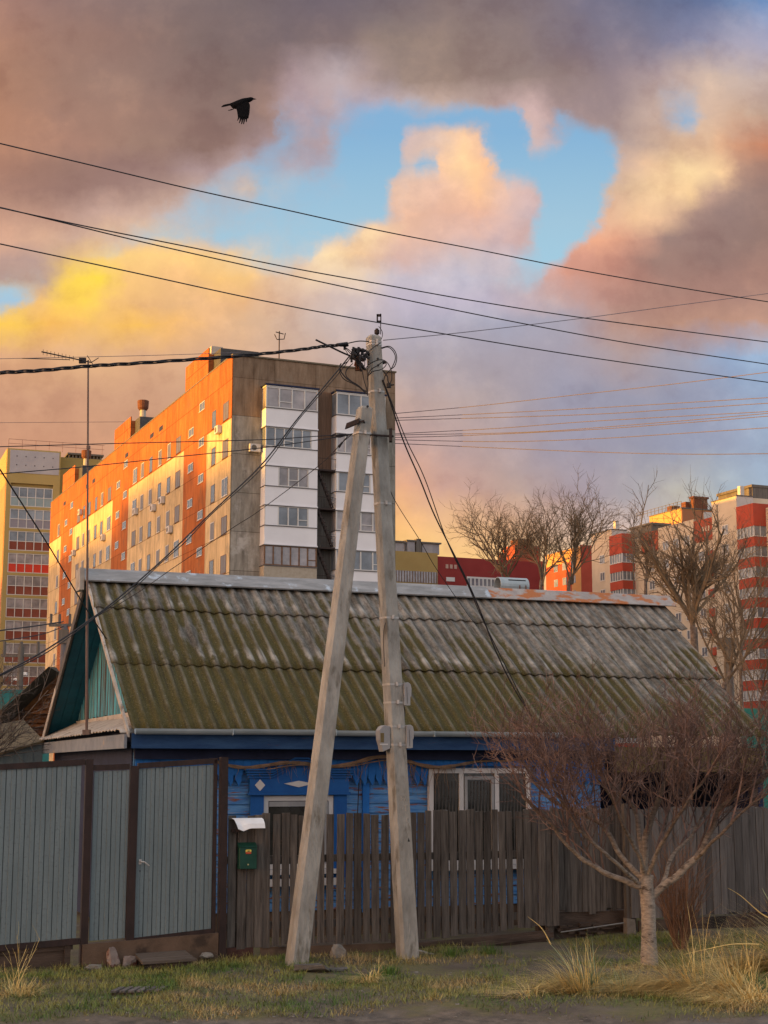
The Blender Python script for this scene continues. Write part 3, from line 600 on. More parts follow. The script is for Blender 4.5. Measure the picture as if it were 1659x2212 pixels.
lz = MB(); lz.prism([(2.26, 2.12), (2.48, 2.16), (2.70, 2.12), (2.48, 2.07)], BW - .115, BW - .1005); lz.prism([(1.83, 2.10), (1.905, 2.18), (1.98, 2.10), (1.905, 2.02)], BW - .115, BW - .1005)
lz.build('lozenge', M['white'], w1)
# cable down the wall
cb = MB(); cb.tube([(3.4, BW - .06, 2.5), (3.41, BW - .05, 2.1), (3.39, BW - .045, 1.6), (3.4, BW - .04, 1.0)], .008, 5); cb.build('wall_cable', M['black'], house)
# plinth
ph_ = MB(); ph_.box(.15, 7.4, BW + .02, BW + .2, -.1, .36); ph_.build('plinth', M['plinth'], house)
# porch on the right: dark opening below a mustard board band
po = MB(); po.box(7.405, 10.05, .05, .09, 2.28, 2.66); po.build('porch_fascia', mat('mustard_boards', (0.10, 0.075, 0.025), (0.15, 0.11, 0.045), scale=4, stretch=(.5, 1, 4), bump=.3), house)
po = MB(); po.box(7.405, 10.1, .1, 3.2, 2.62, 2.66)
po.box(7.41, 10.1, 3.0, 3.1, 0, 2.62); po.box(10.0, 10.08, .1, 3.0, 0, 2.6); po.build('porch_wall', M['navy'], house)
po = MB()
for a in (7.5, 8.75, 9.95): po = MB(); po.box(a - .05, a + .05, .12, .22, 0, 2.3); po.build('porch_post', M['board'], house)
po = MB(); po.box(7.45, 10.0, .125, .175, 1.1, 1.18); po.build('porch_rail', M['board'], house)
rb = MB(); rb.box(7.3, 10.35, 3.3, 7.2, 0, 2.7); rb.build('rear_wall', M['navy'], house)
# chimney vent with tin cowl on the ridge
vent = thing('chimney_cowl', 'curved grey tin cowl over a stubby vent on the house ridge', 'chimney', E0 + Matrix.Rotation(HA, 3, 'Z') @ Vector((7.55, 3.9, 5.2)), HA)
ck = MB(); ck.box(-.12, .14, -.10, .10, 0, .30); vi = MB(); vi.box(-.10, .24, -.13, .13, .302, .46); vi.build('hollow_shade', M['black'], vent)  # black block stands in for the shade inside the cowl
ck.build('flue', mat('pale_brick_flue', (0.30, 0.26, 0.22), (0.40, 0.35, 0.30), bump=.4), vent)
cw = MB(); L = .36
prof = [(math.cos(t) * .155, .36 + math.sin(t) * .15) for t in [R(-25) + R(230) * k / 14 for k in range(15)]]
inner = [(p[0] * .93, .36 + (p[1] - .36) * .93) for p in reversed(prof)]
cw.prism([(p[0], p[1]) for p in prof + inner], -.26, .30, ax='x')
cw.build('cowl', mat('blue_grey_tin', (0.30, 0.37, 0.40), (0.40, 0.46, 0.49), scale=5, rough=.5, metallic=.3, bump=.05), vent, smooth=False)
rv = MB()
for q in (.1, .22): rv = MB(); rv.box(q, q + .015, -.165, -.155, .2, .36); rv.build('bracket', M['rust'], vent)

# dead vine along the eaves
vine = MB(); rnd = random.Random(11)
def hl(a, b, z): return E0 + Matrix.Rotation(HA, 3, 'Z') @ Vector((a, b, z))
main = []
for i in range(60):
    a = 1.15 + i * .087
    z = 2.43 + .045 * math.sin(a * 2.1) - .05 * math.sin(a * 4.3 + 1) + (.14 * max(0, (a - 5.1)))
    main.append(hl(a, .36 + .03 * math.sin(a * 5), z - .02))
vine.tube(main, [.017 + .014 * math.sin(math.pi * min(1, i / 59 + .1)) + .005 * math.sin(i * 1.7) for i in range(60)], 6)
vine.tube([p + Vector((0, -.02, -.03 - .03 * math.sin(i * .35))) for i, p in enumerate(main[6:44])], .008, 5)
for i in range(110):
    k = int(rnd.triangular(5, 59, 33)) if rnd.random() < .7 else rnd.randrange(5, 59)
    k = min(max(k, 2), 59); p = main[k]; L = rnd.uniform(.08, .30); 
    if 26 <= k <= 42: L *= 1.9
    d = Vector((rnd.uniform(-.6, .6), rnd.uniform(-.25, .05), -1)).normalized(); q = p.copy(); pts = [p]
    for s in range(4): q = q + d * L / 4 + Vector((rnd.uniform(-.02, .02), 0, rnd.uniform(-.01, .01))); pts.append(q.copy())
    vine.tube(pts, [.005, .004, .003, .002, .001], 3)
off = hl(1.15, .36, 2.4); vine.v = [tuple(Vector(p) - off) for p in vine.v]
tag(vine.build('vine', mat('dry_vine_wood', (0.15, 0.10, 0.065), (0.26, 0.18, 0.125), scale=9, bump=.3), loc=off), 'bare brown grapevine stem trained along under the blue eaves', 'vine')

# television aerial mast standing on the pent roof
mb_ = Vector(at(187, 1584, 21.7)); mt_ = Vector(at(190.5, 778, 21.7))
mast = thing('tv_antenna', 'tall thin rusty mast with a television aerial rising past the teal gable', 'antenna', mb_)
a_ = MB(); a_.tube([(0, 0, 0), (mt_ - mb_) * .3], .020, 8); a_.tube([(mt_ - mb_) * .3, (mt_ - mb_) * .75, (mt_ - mb_)], [.016, .014, .012], 8); a_.box(-.05, .05, -.05, .05, -.02, .05)
a_.box(*(-.025 + (mt_ - mb_).x * .7, .025 + (mt_ - mb_).x * .7), -.02, .02, 4.05, 4.1); a_.build('mast', M['mast'], mast)
a_ = MB(); A = at(90, 760, 21.0) - mb_; B = at(197, 783, 21.8) - mb_
a_.tube([A, B], .010, 5)
for k in range(9):
    p = A.lerp(B, .03 + k * .075); h_ = .025
    a_.tube([p + Vector((-.01, .05, -h_)), p + Vector((.01, -.05, h_))], .003, 4)
p = A.lerp(B, .82); a_.box(p.x - .05, p.x + .05, p.y - .02, p.y + .02, p.z - .04, p.z + .04)
a_.tube([at(48, 774, 21.2) - mb_, at(150, 777, 21.6) - mb_], .006, 4); a_.tube([B, at(213, 773, 21.9) - mb_], .006, 4)
a_.tube([B + Vector((0, -.3, .02)), B + Vector((0, .3, 0))], .006, 4)
a_.build('aerial', M['black'], mast)

# neighbours at the far left: shed with mossy roof, rotten roof, turquoise hoarding
shed = thing('shed', 'grey ribbed shed with a low mossy roof left of the teal gable', 'shed', at(60, 1665, 27.5) * 1.0, HA)
shed.location.z = 0; s0 = shed.location
def loc_on(u, v, yoff=0):
    """point of a frame plane (y = yoff) seen along one sight line of the survey"""
    n = Vector((-math.sin(HA), math.cos(HA), 0)); h = Vector((math.cos(HA), math.sin(HA), 0)); r = ray(u, v); c = Vector((0, 0, CAM_H))
    t = (s0 - c).dot(n) / r.dot(n) + yoff / r.dot(n); p = c + r * t - s0; return p.dot(h), p.dot(n), p.z
ax, _, az_ = loc_on(93, 1602); bx, _, bz = loc_on(-60, 1645)
sw = MB(); sw.hexa([(bx, 0, 0), (ax, 0, 0), (ax, 2.5, 0), (bx, 2.5, 0), (bx, 0, bz - .02), (ax, 0, az_ - .02), (ax, 2.5, az_ + .1), (bx, 2.5, bz + .1)])
k = bx
while k < ax - .02: sw.box(k, k + .02, -.018, -.001, 0, bz - .05 + (az_ - bz) * (k - bx) / (ax - bx)); k += .17
sw.build('wall', M['galv'], shed)
sr = MB(); tx, _, tz = loc_on(84, 1591, .9); ux, _, uz = loc_on(-60, 1597, .9)
sr.hexa([(bx, -.08, bz - .02), (ax, -.08, az_ - .02), (ax, 2.6, az_ + .42), (bx, 2.6, bz + .5), (bx, -.08, bz + .02), (ax, -.08, az_ + .02), (ax, 2.6, az_ + .47), (bx, 2.6, bz + .55)])
sr.build('roof', mat('brown_moss_roof', (0.08, 0.062, 0.035), (0.14, 0.115, 0.07), scale=5, bump=.8, bscale=20), shed)
# rotten roof behind
rt = thing('ruined_roof', 'collapsed brown shed roof with rotten orange boards beside the teal gable', 'roof', (0, 0, 0))
def q4(Ylist): return [at(u, v, Y) for u, v, Y in Ylist]
P = q4([(-30, 1600, 30.5), (118, 1456, 30.5), (140, 1440, 31.5), (112, 1600, 31.5)])
rb_ = MB(); th = Vector((0, .06, 0))
rb_.hexa([P[0] + Vector((0, .5, .02)), P[1] + Vector((0, .5, .05)), P[1] + Vector((0, .6, .05)), P[0] + Vector((0, .6, .02)), P[0] + Vector((-.2, -.1, .10)), P[1] + Vector((-.1, -.1, .14)), P[1] + Vector((-.1, .6, .17)), P[0] + Vector((-.2, .6, .14))])
cen = P[0].copy(); 
rloc = Vector((P[0].x, 30.5, 0)); rt.location = rloc
rb_.v = [tuple(Vector(p) - rloc) for p in rb_.v]; rb_.build('roof_edge', mat('dark_mossy_edge', (0.035, 0.03, 0.022), (0.07, 0.06, 0.04), bump=.6), rt)
rk = MB(); q_ = [at(-30, 1602, 31), at(-28, 1597, 31), at(116, 1462, 31), at(150, 1440, 31), at(150, 1602, 31)]
rk.add([p for p in q_] + [p + Vector((0, .1, 0)) for p in q_], [(0, 1, 2, 3, 4), (9, 8, 7, 6, 5), (0, 5, 6, 1), (1, 6, 7, 2), (2, 7, 8, 3), (3, 8, 9, 4)])
rnd = random.Random(8); n = 13
for i in range(n):
    t0 = i / n; t1 = (i + .93) / n; y = 30.75 + .06 * (i % 3)
    zt = P[0].z + (P[1].z - P[0].z)
    z0 = P[0].z - .05 + (P[1].z - P[0].z) * t0; z1 = P[0].z - .05 + (P[1].z - P[0].z) * t1
    xa = P[0].x + (P[1].x - P[0].x) * t0 + .10; xb = P[3].x + .3; z0 += rnd.uniform(-.03, .03); xa += rnd.uniform(0, .12)
    rk.hexa([(xa, y, z0), (xb, y, z0), (xb, y + .04, z0), (xa, y + .04, z0), (xa + .07, y + .12, z1), (xb, y + .12, z1), (xb, y + .16, z1), (xa + .07, y + .16, z1)])
rk.v = [tuple(Vector(p) - rloc) for p in rk.v]
rk.build('rotten_boards', mat('rotten_brown_boards', (0.10, 0.035, 0.012), (0.19, 0.075, 0.02), scale=5, c3=(0.025, 0.014, 0.01), s3=3, bump=.6), rt)
hd = MB(); hp0 = at(-60, 1490, 48); hp1 = at(110, 1490, 52)
hd.hexa([(0, 0, 0), (hp1.x - hp0.x, 4, 0), (hp1.x - hp0.x, 4.08, 0), (0, .08, 0), (0, 0, hp0.z), (hp1.x - hp0.x, 4, hp1.z), (hp1.x - hp0.x, 4.08, hp1.z), (0, .08, hp0.z)])
hoard = thing('sheet_fence', 'tall turquoise sheet metal fence far behind the left shed', 'fence', (hp0.x, hp0.y, 0))
hd.build('sheet', M['sunk'], hoard)
hz_ = MB(); hz_.hexa([(0, -.03, hp0.z * .72), (hp1.x - hp0.x, 3.97, hp0.z * .72), (hp1.x - hp0.x, 3.99, hp0.z * .72), (0, -.01, hp0.z * .72), (0, -.03, hp0.z * .72 + .06), (hp1.x - hp0.x, 3.97, hp0.z * .72 + .06), (hp1.x - hp0.x, 3.99, hp0.z * .72 + .06), (0, -.01, hp0.z * .72 + .06)])
hz_.box(0, .01, 0, .01, 0, .1); hz_.build('yellow_pipe', M['yellowpl'], hoard)
hr = MB(); hp = at(1600, 1530, 44); hr.box(0, 8, 0, .06, 0, hp.z); tag(hr.build('sheet_fence', M['sunk'], loc=(hp.x, hp.y, 0)), 'green sheet fence glimpsed past the right end of the house roof', 'fence')
# ================================================================== FENCE AND GATES (local frame along the street front)
FP = Vector((-1.946, 19.70, 0)); FA = HA
fh = Vector((math.cos(FA), math.sin(FA), 0)); fn = Vector((-math.sin(FA), math.cos(FA), 0))
def fl(a, b, z): return FP + fh * a + fn * b + Vector((0, 0, z))
def pickets(a0, a1, w, gap, ztop, zbot, seed, y=0, wj=.15, gj=.6):
    rnd = random.Random(seed); mb = MB(); a = a0
    while a < a1 - w * .5:
        ww = w * rnd.uniform(1 - wj, 1 + wj); zt = ztop(a) + rnd.uniform(-.022, .022); zb = zbot(a) + rnd.uniform(-.02, .02)
        lean = rnd.uniform(-.013, .013); yy = y + rnd.uniform(-.006, .006); c = rnd.uniform(-.01, .01)
        nk = 6; t = .022
        ring = []
        for k in range(nk + 1):
            f = k / nk; z = zb + (zt - zb) * f; z_l = z + (c if k == nk else 0); wob = .003 * mnoise.noise(Vector((a * 9, f * 3, seed)))
            e = .004 * mnoise.noise(Vector((a * 5, f * 4, seed + 5)))
            xl = a + lean * f + wob; xr = a + ww + lean * f + e
            ring.append([(xl, yy, z_l), (xr, yy, z - (c if k == nk else 0)), (xr, yy + t, z), (xl, yy + t, z)])
        mb.loft(ring); a += ww + max(.003, gap * rnd.uniform(1 - gj, 1 + gj))
    return mb
f1 = thing('picket_fence', 'dark weathered picket fence with open gaps in front of the blue house wall', 'fence', FP, FA)
bot = lambda a: .13 + (.12 * max(0, a - 2.4) / 2.1)
pickets(.0, .42, .105, .018, lambda a: 1.73, lambda a: .13, 1, wj=.08).build('boards', M['fence'], f1)
pickets(.45, 2.30, .093, .030, lambda a: 1.75, bot, 2, wj=.08, gj=.35).build('boards', M['fence'], f1)
pickets(2.33, 4.0, .093, .022, lambda a: 1.765 + .01 * (a - 2.3), bot, 3, gj=.4).build('boards', M['fence'], f1)
pickets(4.0, 4.60, .098, .008, lambda a: 1.775, lambda a: .24, 4).build('boards', M['fence'], f1)
for z in (1.15, .34): rl = MB(); rl.box(-.02, 4.6, .03, .075, z, z + .09); rl.build('rail', M['fence'], f1)
for a in (.06, 2.28, 4.48): rl = MB(); rl.box(a, a + .09, .078, .16, -.1, 1.65); rl.build('post', M['fence'], f1)
bb = MB()
bb.hexa([(.44, .02, -.15), (2.9, .02, -.15), (2.9, .05, -.15), (.44, .05, -.15), (.44, .02, .12), (2.9, .02, .10), (2.9, .05, .10), (.44, .05, .12)])
bb.build('gravel_board', M['plinth'], f1)
bb = MB()
bb.hexa([(2.35, -.01, -.12), (4.45, -.01, -.02), (4.45, .018, -.02), (2.35, .018, -.12), (2.35, -.03, .09), (4.45, -.03, .19), (4.45, .018, .19), (2.35, .018, .09)])
bb.hexa([(3.3, -.06, .02), (4.5, -.05, .10), (4.5, -.032, .10), (3.3, -.04, .02), (3.3, -.06, .07), (4.5, -.05, .17), (4.5, -.032, .17), (3.3, -.04, .07)])
bb.build('base_board', M['board'], f1)
f2 = thing('board_fence', 'close-boarded dark fence set back behind the bare tree, between the two other fences', 'fence', fl(4.58, .14, 0), FA)
pickets(0, 1.06, .088, .004, lambda a: 1.79 + .01 * a, lambda a: .40 + .02 * math.sin(a * 9), 6, wj=.2).build('boards', M['fence'], f2)
for z in (1.2, .5): rl = MB(); rl.box(0, 1.1, .026, .07, z, z + .08); rl.build('rail', M['fence'], f2)
rl = MB(); rl.box(.0, .09, .072, .15, -.1, 1.6); rl.build('post', M['fence'], f2)
f3 = thing('plank_fence', 'taller grey plank fence running out of the frame right of the bare tree', 'fence', fl(5.72, -.02, 0), FA)
pickets(0, 4.2, .118, .006, lambda a: 1.79, lambda a: .30 + .012 * a, 7, wj=.1).build('boards', M['fence2'], f3)
for z in (1.3, .5): rl = MB(); rl.box(0, 4.2, .026, .07, z, z + .08); rl.build('rail', M['fence'], f3)
for x_, y_, z_ in ((-.06, .03, 1.85), (2.45, .08, 1.7)): rl = MB(); rl.box(x_, x_ + .06, y_, y_ + .08, -.1, z_); rl.build('post', M['fence'], f3)
cp = MB(); cp.hexa([(-.10, -.03, -.1), (.05, -.03, -.1), (.05, .08, -.1), (-.10, .08, -.1), (-.09, -.02, .31), (.04, -.02, .29), (.04, .08, .29), (-.09, .08, .31)]); cp.build('concrete_footing', mat('dirty_footing', (0.13, 0.11, 0.09), (0.2, 0.175, 0.15), scale=6, bump=.5), f3)
bb = MB(); bb.hexa([(.1, .0, .0), (4.2, .0, .08), (4.2, .03, .08), (.1, .03, .0), (.1, -.02, .27), (4.2, -.02, .32), (4.2, .03, .32), (.1, .03, .27)]); bb.build('base_board', M['board'], f3)
# low rubble bank and a thin pipe between the fences
def rock(name, m, label, cat, loc, s, seed, rot=0, group=None, flat=0):
    bm = bmesh.new(); rr = random.Random(seed * 7 + 1)
    for i in range(16 if flat else 30):
        d = Vector((rr.uniform(-1, 1), rr.uniform(-1, 1), rr.uniform(-1, 1))); d = d / max(abs(d.x), abs(d.y), abs(d.z)) if flat else d.normalized()
        d = d * rr.uniform(.82, 1.0); bm.verts.new(d)
    h = bmesh.ops.convex_hull(bm, input=bm.verts); bmesh.ops.delete(bm, geom=[g for g in h['geom_interior'] if isinstance(g, bmesh.types.BMVert)], context='VERTS')
    bmesh.ops.triangulate(bm, faces=bm.faces); bmesh.ops.subdivide_edges(bm, edges=bm.edges, cuts=3, use_grid_fill=True)
    for v in bm.verts:
        d = v.co; k = 1 + .10 * mnoise.noise(d * 2.2 + Vector((seed, 5, 0))) + .06 * mnoise.noise(d * 6 + Vector((seed, 5, 0)))
        v.co = Vector((d.x * k * s[0], d.y * k * s[1], d.z * k * s[2] * .75 + s[2] * .55))
    me = bpy.data.meshes.new(name); bm.to_mesh(me); bm.free(); me.materials.append(m)
    o = bpy.data.objects.new(name, me); COL.objects.link(o); o.location = loc; o.rotation_euler = (0, 0, rot); return tag(o, label, cat, group)
def onground(u, v, z=0.0):
    r = ray(u, v); t = (z - CAM_H) / r.z; p = Vector((0, 0, CAM_H)) + r * t; return Vector((p.x, p.y, z))
def G(u, v): p = onground(u, v); p.z = gz(p.x, p.y) - .01; return p
ru = MB()
for i in range(26):
    rnd = random.Random(i); a = 4.5 + rnd.uniform(0, 1.3); z = rnd.uniform(.0, .22); s = rnd.uniform(.05, .14); ru.hexa([(a + dx * s * rnd.uniform(.8, 1.6), .10 + dy * .1, z + dz * s * rnd.uniform(.3, .5)) for dz in (0, 1) for dx, dy in ((0, 0), (1, 0), (1, 1), (0, 1))])
ru.box(4.4, 5.9, .17, .30, -.1, .40)
ru.v = [tuple(fl(*p) - fl(4.4, .1, 0)) for p in ru.v]
tag(ru.build('rubble_footing', M['board'], loc=fl(4.4, .1, 0)), 'dark rubble stone footing in the shade under the set-back boards', 'footing')
pp = MB(); A = fl(4.62, -.03, .16); B = fl(5.58, -.03, .25); pp.tube([A - A, B - A], .009, 6); tag(pp.build('thin_pipe', M['pipe'], loc=A), 'thin pale metal pipe lying slanted under the set-back fence boards', 'pipe')

def ribbed(a0, a1, zb0, zb1, zt0, zt1, pitch, y=0, dep=.018):
    xs = []; a = a0
    while a < a1:
        for dx, dy in ((0, 0), (pitch * .42, -.001), (pitch * .47, .004), (pitch * .52, -.001), (pitch * .90, 0), (pitch * .925, dep), (pitch * .965, dep)):
            if a + dx < a1: xs.append((a + dx, dy))
        a += pitch
    xs.append((a1, 0)); V = []; F = []
    for x, dy in xs:
        t = (x - a0) / (a1 - a0); zb = zb0 + (zb1 - zb0) * t; zt = zt0 + (zt1 - zt0) * t
        V += [(x, y + dy, zb), (x, y + dy, zt), (x, y + .03, zt), (x, y + .03, zb)]
    for i in range(len(xs) - 1):
        for q in range(4): F.append((i * 4 + q, i * 4 + (q + 1) % 4, i * 4 + 4 + (q + 1) % 4, i * 4 + 4 + q))
    mb = MB(); mb.add(V, F); return mb
def bar(mb, p0, p1, w, y0, y1, vert=False):
    """square bar between (a,z) points"""
    (a0, z0), (a1, z1) = p0, p1
    if vert: mb.hexa([(a0 - w, y0, z0), (a0 + w, y0, z0), (a0 + w, y1, z0), (a0 - w, y1, z0), (a1 - w, y0, z1), (a1 + w, y0, z1), (a1 + w, y1, z1), (a1 - w, y1, z1)])
    else: mb.hexa([(a0, y0, z0 - w), (a1, y0, z1 - w), (a1, y1, z1 - w), (a0, y1, z0 - w), (a0, y0, z0 + w), (a1, y0, z1 + w), (a1, y1, z1 + w), (a0, y1, z0 + w)])
g1 = thing('gate_leaf', 'wide ribbed grey metal gate leaf at the far left in a dark red frame', 'gate', fl(-4.2, 0, 0), FA)
ribbed(.0, 2.33, .20, .325, 2.22, 2.37, .120).build('sheet', M['galv'], g1)
for q0, q1 in ((2.26, 2.405), (.165, .285)): fr = MB(); bar(fr, (-.05, q0), (2.37, q1), .035, -.02, .04); fr.build('frame', M['rustred'], g1)
pst = MB(); bar(pst, (0, -.1), (0, 2.44), .044, -.035, .06, True); tag(pst.build('gate_post', M['rustred'], loc=fl(-1.775, 0, 0), rot=FA), 'dark red square metal post between the wide gate leaf and the narrow panel', 'post')
g2 = thing('side_panel', 'narrow ribbed metal panel between two dark red posts beside the gate door', 'panel', fl(-1.71, 0, 0), FA)
ribbed(.0, .43, .285, .30, 2.29, 2.31, .115).build('sheet', M['galv'], g2)
fr = MB(); bar(fr, (-.02, 2.335), (.43, 2.352), .034, -.02, .04); fr.build('frame', M['rustred'], g2)
pst = MB(); bar(pst, (0, .22), (0.01, 2.36), .050, -.035, .06, True); tag(pst.build('gate_post', M['rustred'], loc=fl(-1.225, 0, 0), rot=FA), 'dark red metal post at the handle side of the gate door', 'post')
g3 = thing('gate_door', 'grey ribbed metal gate door with a lever handle, sagging in its red frame', 'door', fl(-1.165, 0, 0), FA)
ribbed(.0, .955, .30, .375, 2.325, 2.375, .108).build('sheet', M['galv'], g3)
fr = MB(); bar(fr, (-.01, 2.36), (1.0, 2.425), .034, -.02, .04); bar(fr, (-.01, .27), (1.0, .345), .030, -.02, .04); bar(fr, (.985, .31), (.975, 2.39), .022, -.025, .04, True); fr.build('frame', M['rustred'], g3)
hd_ = MB(); hd_.tube([(.045, -.01, 1.205), (.05, -.06, 1.205), (.09, -.065, 1.20), (.15, -.06, 1.155)], [.012, .010, .009, .007], 7); hd_.box(.03, .065, -.012, -.001, 1.17, 1.23); hd_.build('handle', M['steel'], g3)
kh = MB(); kh.box(.044, .056, -.004, -.001, 1.08, 1.10); kh.build('keyhole', M['black'], g3)
pst = MB(); bar(pst, (0, -.08), (-.012, 2.47), .046, -.05, .06, True); bar(pst, (-.11, .3), (-.115, 2.44), .018, .0, .05, True); tag(pst.build('gate_post', M['rustred'], loc=fl(-.075, -.02, 0), rot=FA), 'tall dark reddish corner post where the gate door meets the picket fence', 'post')
bp = MB(); bp.hexa([(-1.80, -.05, -.15), (-.13, -.05, -.15), (-.13, .12, -.15), (-1.80, .12, -.15), (-1.80, -.05, .25), (-.13, -.05, .325), (-.13, .12, .325), (-1.80, .12, .25)])
bp.v = [tuple(Vector(p) - Vector((-1.8, 0, 0))) for p in bp.v]
tag(bp.build('gate_plinth', M['plinth'], loc=fl(-1.8, -.02, 0), rot=FA), 'brown rendered concrete threshold under the gate door and narrow panel', 'plinth')
up = MB(); up.box(.0, .6, .02, .05, -.1, .17); up.box(.62, 2.25, .02, .05, -.1, .20)
up.hexa([(.7, -.005, .13), (2.3, -.005, .19), (2.3, .018, .19), (.7, .018, .13), (.7, -.005, .17), (2.3, -.005, .245), (2.3, .018, .245), (.7, .018, .17)])
up.box(.58, .67, -.01, .018, -.1, .15); up.box(2.20, 2.27, -.02, .018, -.1, .26)
tag(up.build('under_gate_boards', M['board'], loc=fl(-4.2, .02, 0), rot=FA), 'dark damp boards closing the gap under the wide gate leaf', 'boards')
bk_ = MB(); bk_.box(0, .34, .0, .12, -.1, .13); tag(bk_.build('brick_footing', mat('dark_red_brick', (0.05, 0.022, 0.016), (0.09, 0.04, 0.03), scale=9, bump=.6), loc=fl(.0, .0, 0), rot=FA), 'low dark brick base under the left end of the picket fence', 'bricks')

# letterbox with its white hood
lb = thing('letterbox', 'green metal letterbox with a yellow and red badge on the picket fence', 'letterbox', fl(.115, -.10, 1.09), FA)
b_ = MB(); b_.hexa([(0, 0, 0), (.225, 0, 0), (.225, .095, 0), (0, .095, 0), (0, 0, .265), (.225, 0, .265), (.225, .095, .265), (0, .095, .265)]); b_.build('body', M['green'], lb, bevel=.004)
b_ = MB(); b_.hexa([(-.004, -.006, .268), (.229, -.006, .268), (.229, .097, .268), (-.004, .097, .268), (-.004, -.002, .275), (.229, -.002, .275), (.229, .097, .322), (-.004, .097, .322)]); b_.build('lid', M['green'], lb)
b_ = MB(); b_.prism([(.078, .205), (.148, .205), (.150, .232), (.138, .238), (.088, .238), (.076, .232)], -.006, -.001); b_.build('badge', M['yellowpl'], lb)
b_ = MB(); b_.box(.079, .147, -.008, -.001, .186, .203); 
for k in range(4): b_.box(.082 + k * .017, .092 + k * .017, -.009, -.001, .206, .212)
b_.build('badge', M['redpl'], lb)
b_ = MB(); b_.box(.098, .128, -.0085, -.0065, .214, .226); b_.build('badge', M['green'], lb)
b_ = MB(); b_.tube([(.112, -.008, .055), (.112, 0, .055)], .010, 10); b_.build('lock', M['brass'], lb)
hood = thing('tin_hood', 'curved white tin hood fixed above the green letterbox', 'hood', fl(.0, -.02, 1.68), FA)
prof = [(0.02, .02), (-.06, .035), (-.13, .02), (-.19, -.03), (-.215, -.085)]
V = []; F = []; nn = 10
for i in range(nn + 1):
    x = -.005 + .41 * i / nn; dr = .035 * (1 - min(1, abs(x - .075) / .10)) if x < .17 else 0; sh = -.012 * math.sin(i)
    for k, (y, z) in enumerate(prof): V.append((x + .06 * (k / 4) * (1 - i / nn), y, z + .0 - (dr if k >= 3 else 0) + .00))
    for k, (y, z) in enumerate(prof): V.append((x + .06 * (k / 4) * (1 - i / nn), y + .003, z - .004 - (dr if k >= 3 else 0)))
n5 = len(prof)
for i in range(nn):
    o = i * 2 * n5; p = o + 2 * n5
    for k in range(n5 - 1): F.append((o + k, o + k + 1, p + k + 1, p + k)); F.append((o + n5 + k, p + n5 + k, p + n5 + k + 1, o + n5 + k + 1))
    F.append((o + n5 - 1, o + 2 * n5 - 1, p + 2 * n5 - 1, p + n5 - 1))
hb = MB(); hb.add(V, F); hb.build('hood_sheet', M['whitehood'], hood)
hb = MB(); hb.box(.02, .14, -.03, .0, -.14, -.10); hb.tube([(.04, -.03, -.11), (.09, -.05, -.19), (.12, -.05, -.25)], .004, 4); hb.build('bracket', M['dark_iron'], hood)
st_ = MB(); st_.box(0, .30, 0, .012, 0, .0)
# rust run below the box, on the boards: part of the fence
rs = MB(); rs.hexa([(.135, -.012, .93), (.20, -.012, .95), (.20, -.007, .95), (.135, -.007, .93), (.125, -.012, 1.085), (.215, -.012, 1.085), (.215, -.007, 1.085), (.125, -.007, 1.085)])

# ================================================================== POLES
def pole_loft(base, top, wb, db, wt, dt, yaw, ch=.28):
    """tapered chamfered concrete pole; section turned by yaw"""
    mb = MB(); rings = []; c, s = math.cos(yaw), math.sin(yaw); n = 14
    for k in range(n + 1):
        t = k / n; p = base.lerp(top, t); w = (wb + (wt - wb) * t) / 2; d = (db + (dt - db) * t) / 2; cw = ch * w; cd = ch * d
        sec = [(-w + cw, -d), (w - cw * .3, -d), (w, -d + cd * .3), (w, d - cd), (w - cw, d), (-w + cw, d), (-w, d - cd), (-w, -d + cd * 1.5)]
        j = .003 * mnoise.noise(Vector((t * 9, base.x, 0)))
        rings.append([Vector((p.x + x * c - y * s + j, p.y + x * s + y * c, p.z)) for x, y in sec])
    ctr = top + Vector((0, 0, .03)); rings.append([ctr + (q - top) * .72 for q in rings[-1]])
    mb.loft(rings); return mb
PB = Vector((0.305, 19.86, -.25)); PT = Vector((-0.145, 19.98, 8.03))
def PP(z, dx=0, dy=0): t = (z - PB.z) / (PT.z - PB.z); return PB.lerp(PT, t) + Vector((dx, dy, 0))
pole = thing('power_pole', 'tall concrete power pole leaning slightly left, topped by wires and clamps', 'utility pole', (PB.x, PB.y, 0))
def rel(mb, o): mb.v = [tuple(Vector(p) - o.location) for p in mb.v]; return mb
rel(pole_loft(PB, PT, .235, .23, .165, .165, R(24)), pole).build('shaft', M['concrete'], pole)
strut = thing('strut_pole', 'shorter concrete strut pole slanting up from the left against the main pole', 'utility pole', (onground(638, 2086).x, 19.2, 0))
SB = onground(638, 2088); SB = Vector((SB.x, 19.15, -.25)); ST = at(787, 884, 19.62)
SB.x -= .03
def SP(z): t = (z - SB.z) / (ST.z - SB.z); return SB.lerp(ST, t)
rel(pole_loft(SB, ST, .24, .22, .175, .165, R(24)), strut).build('shaft', M['concrete'], strut)
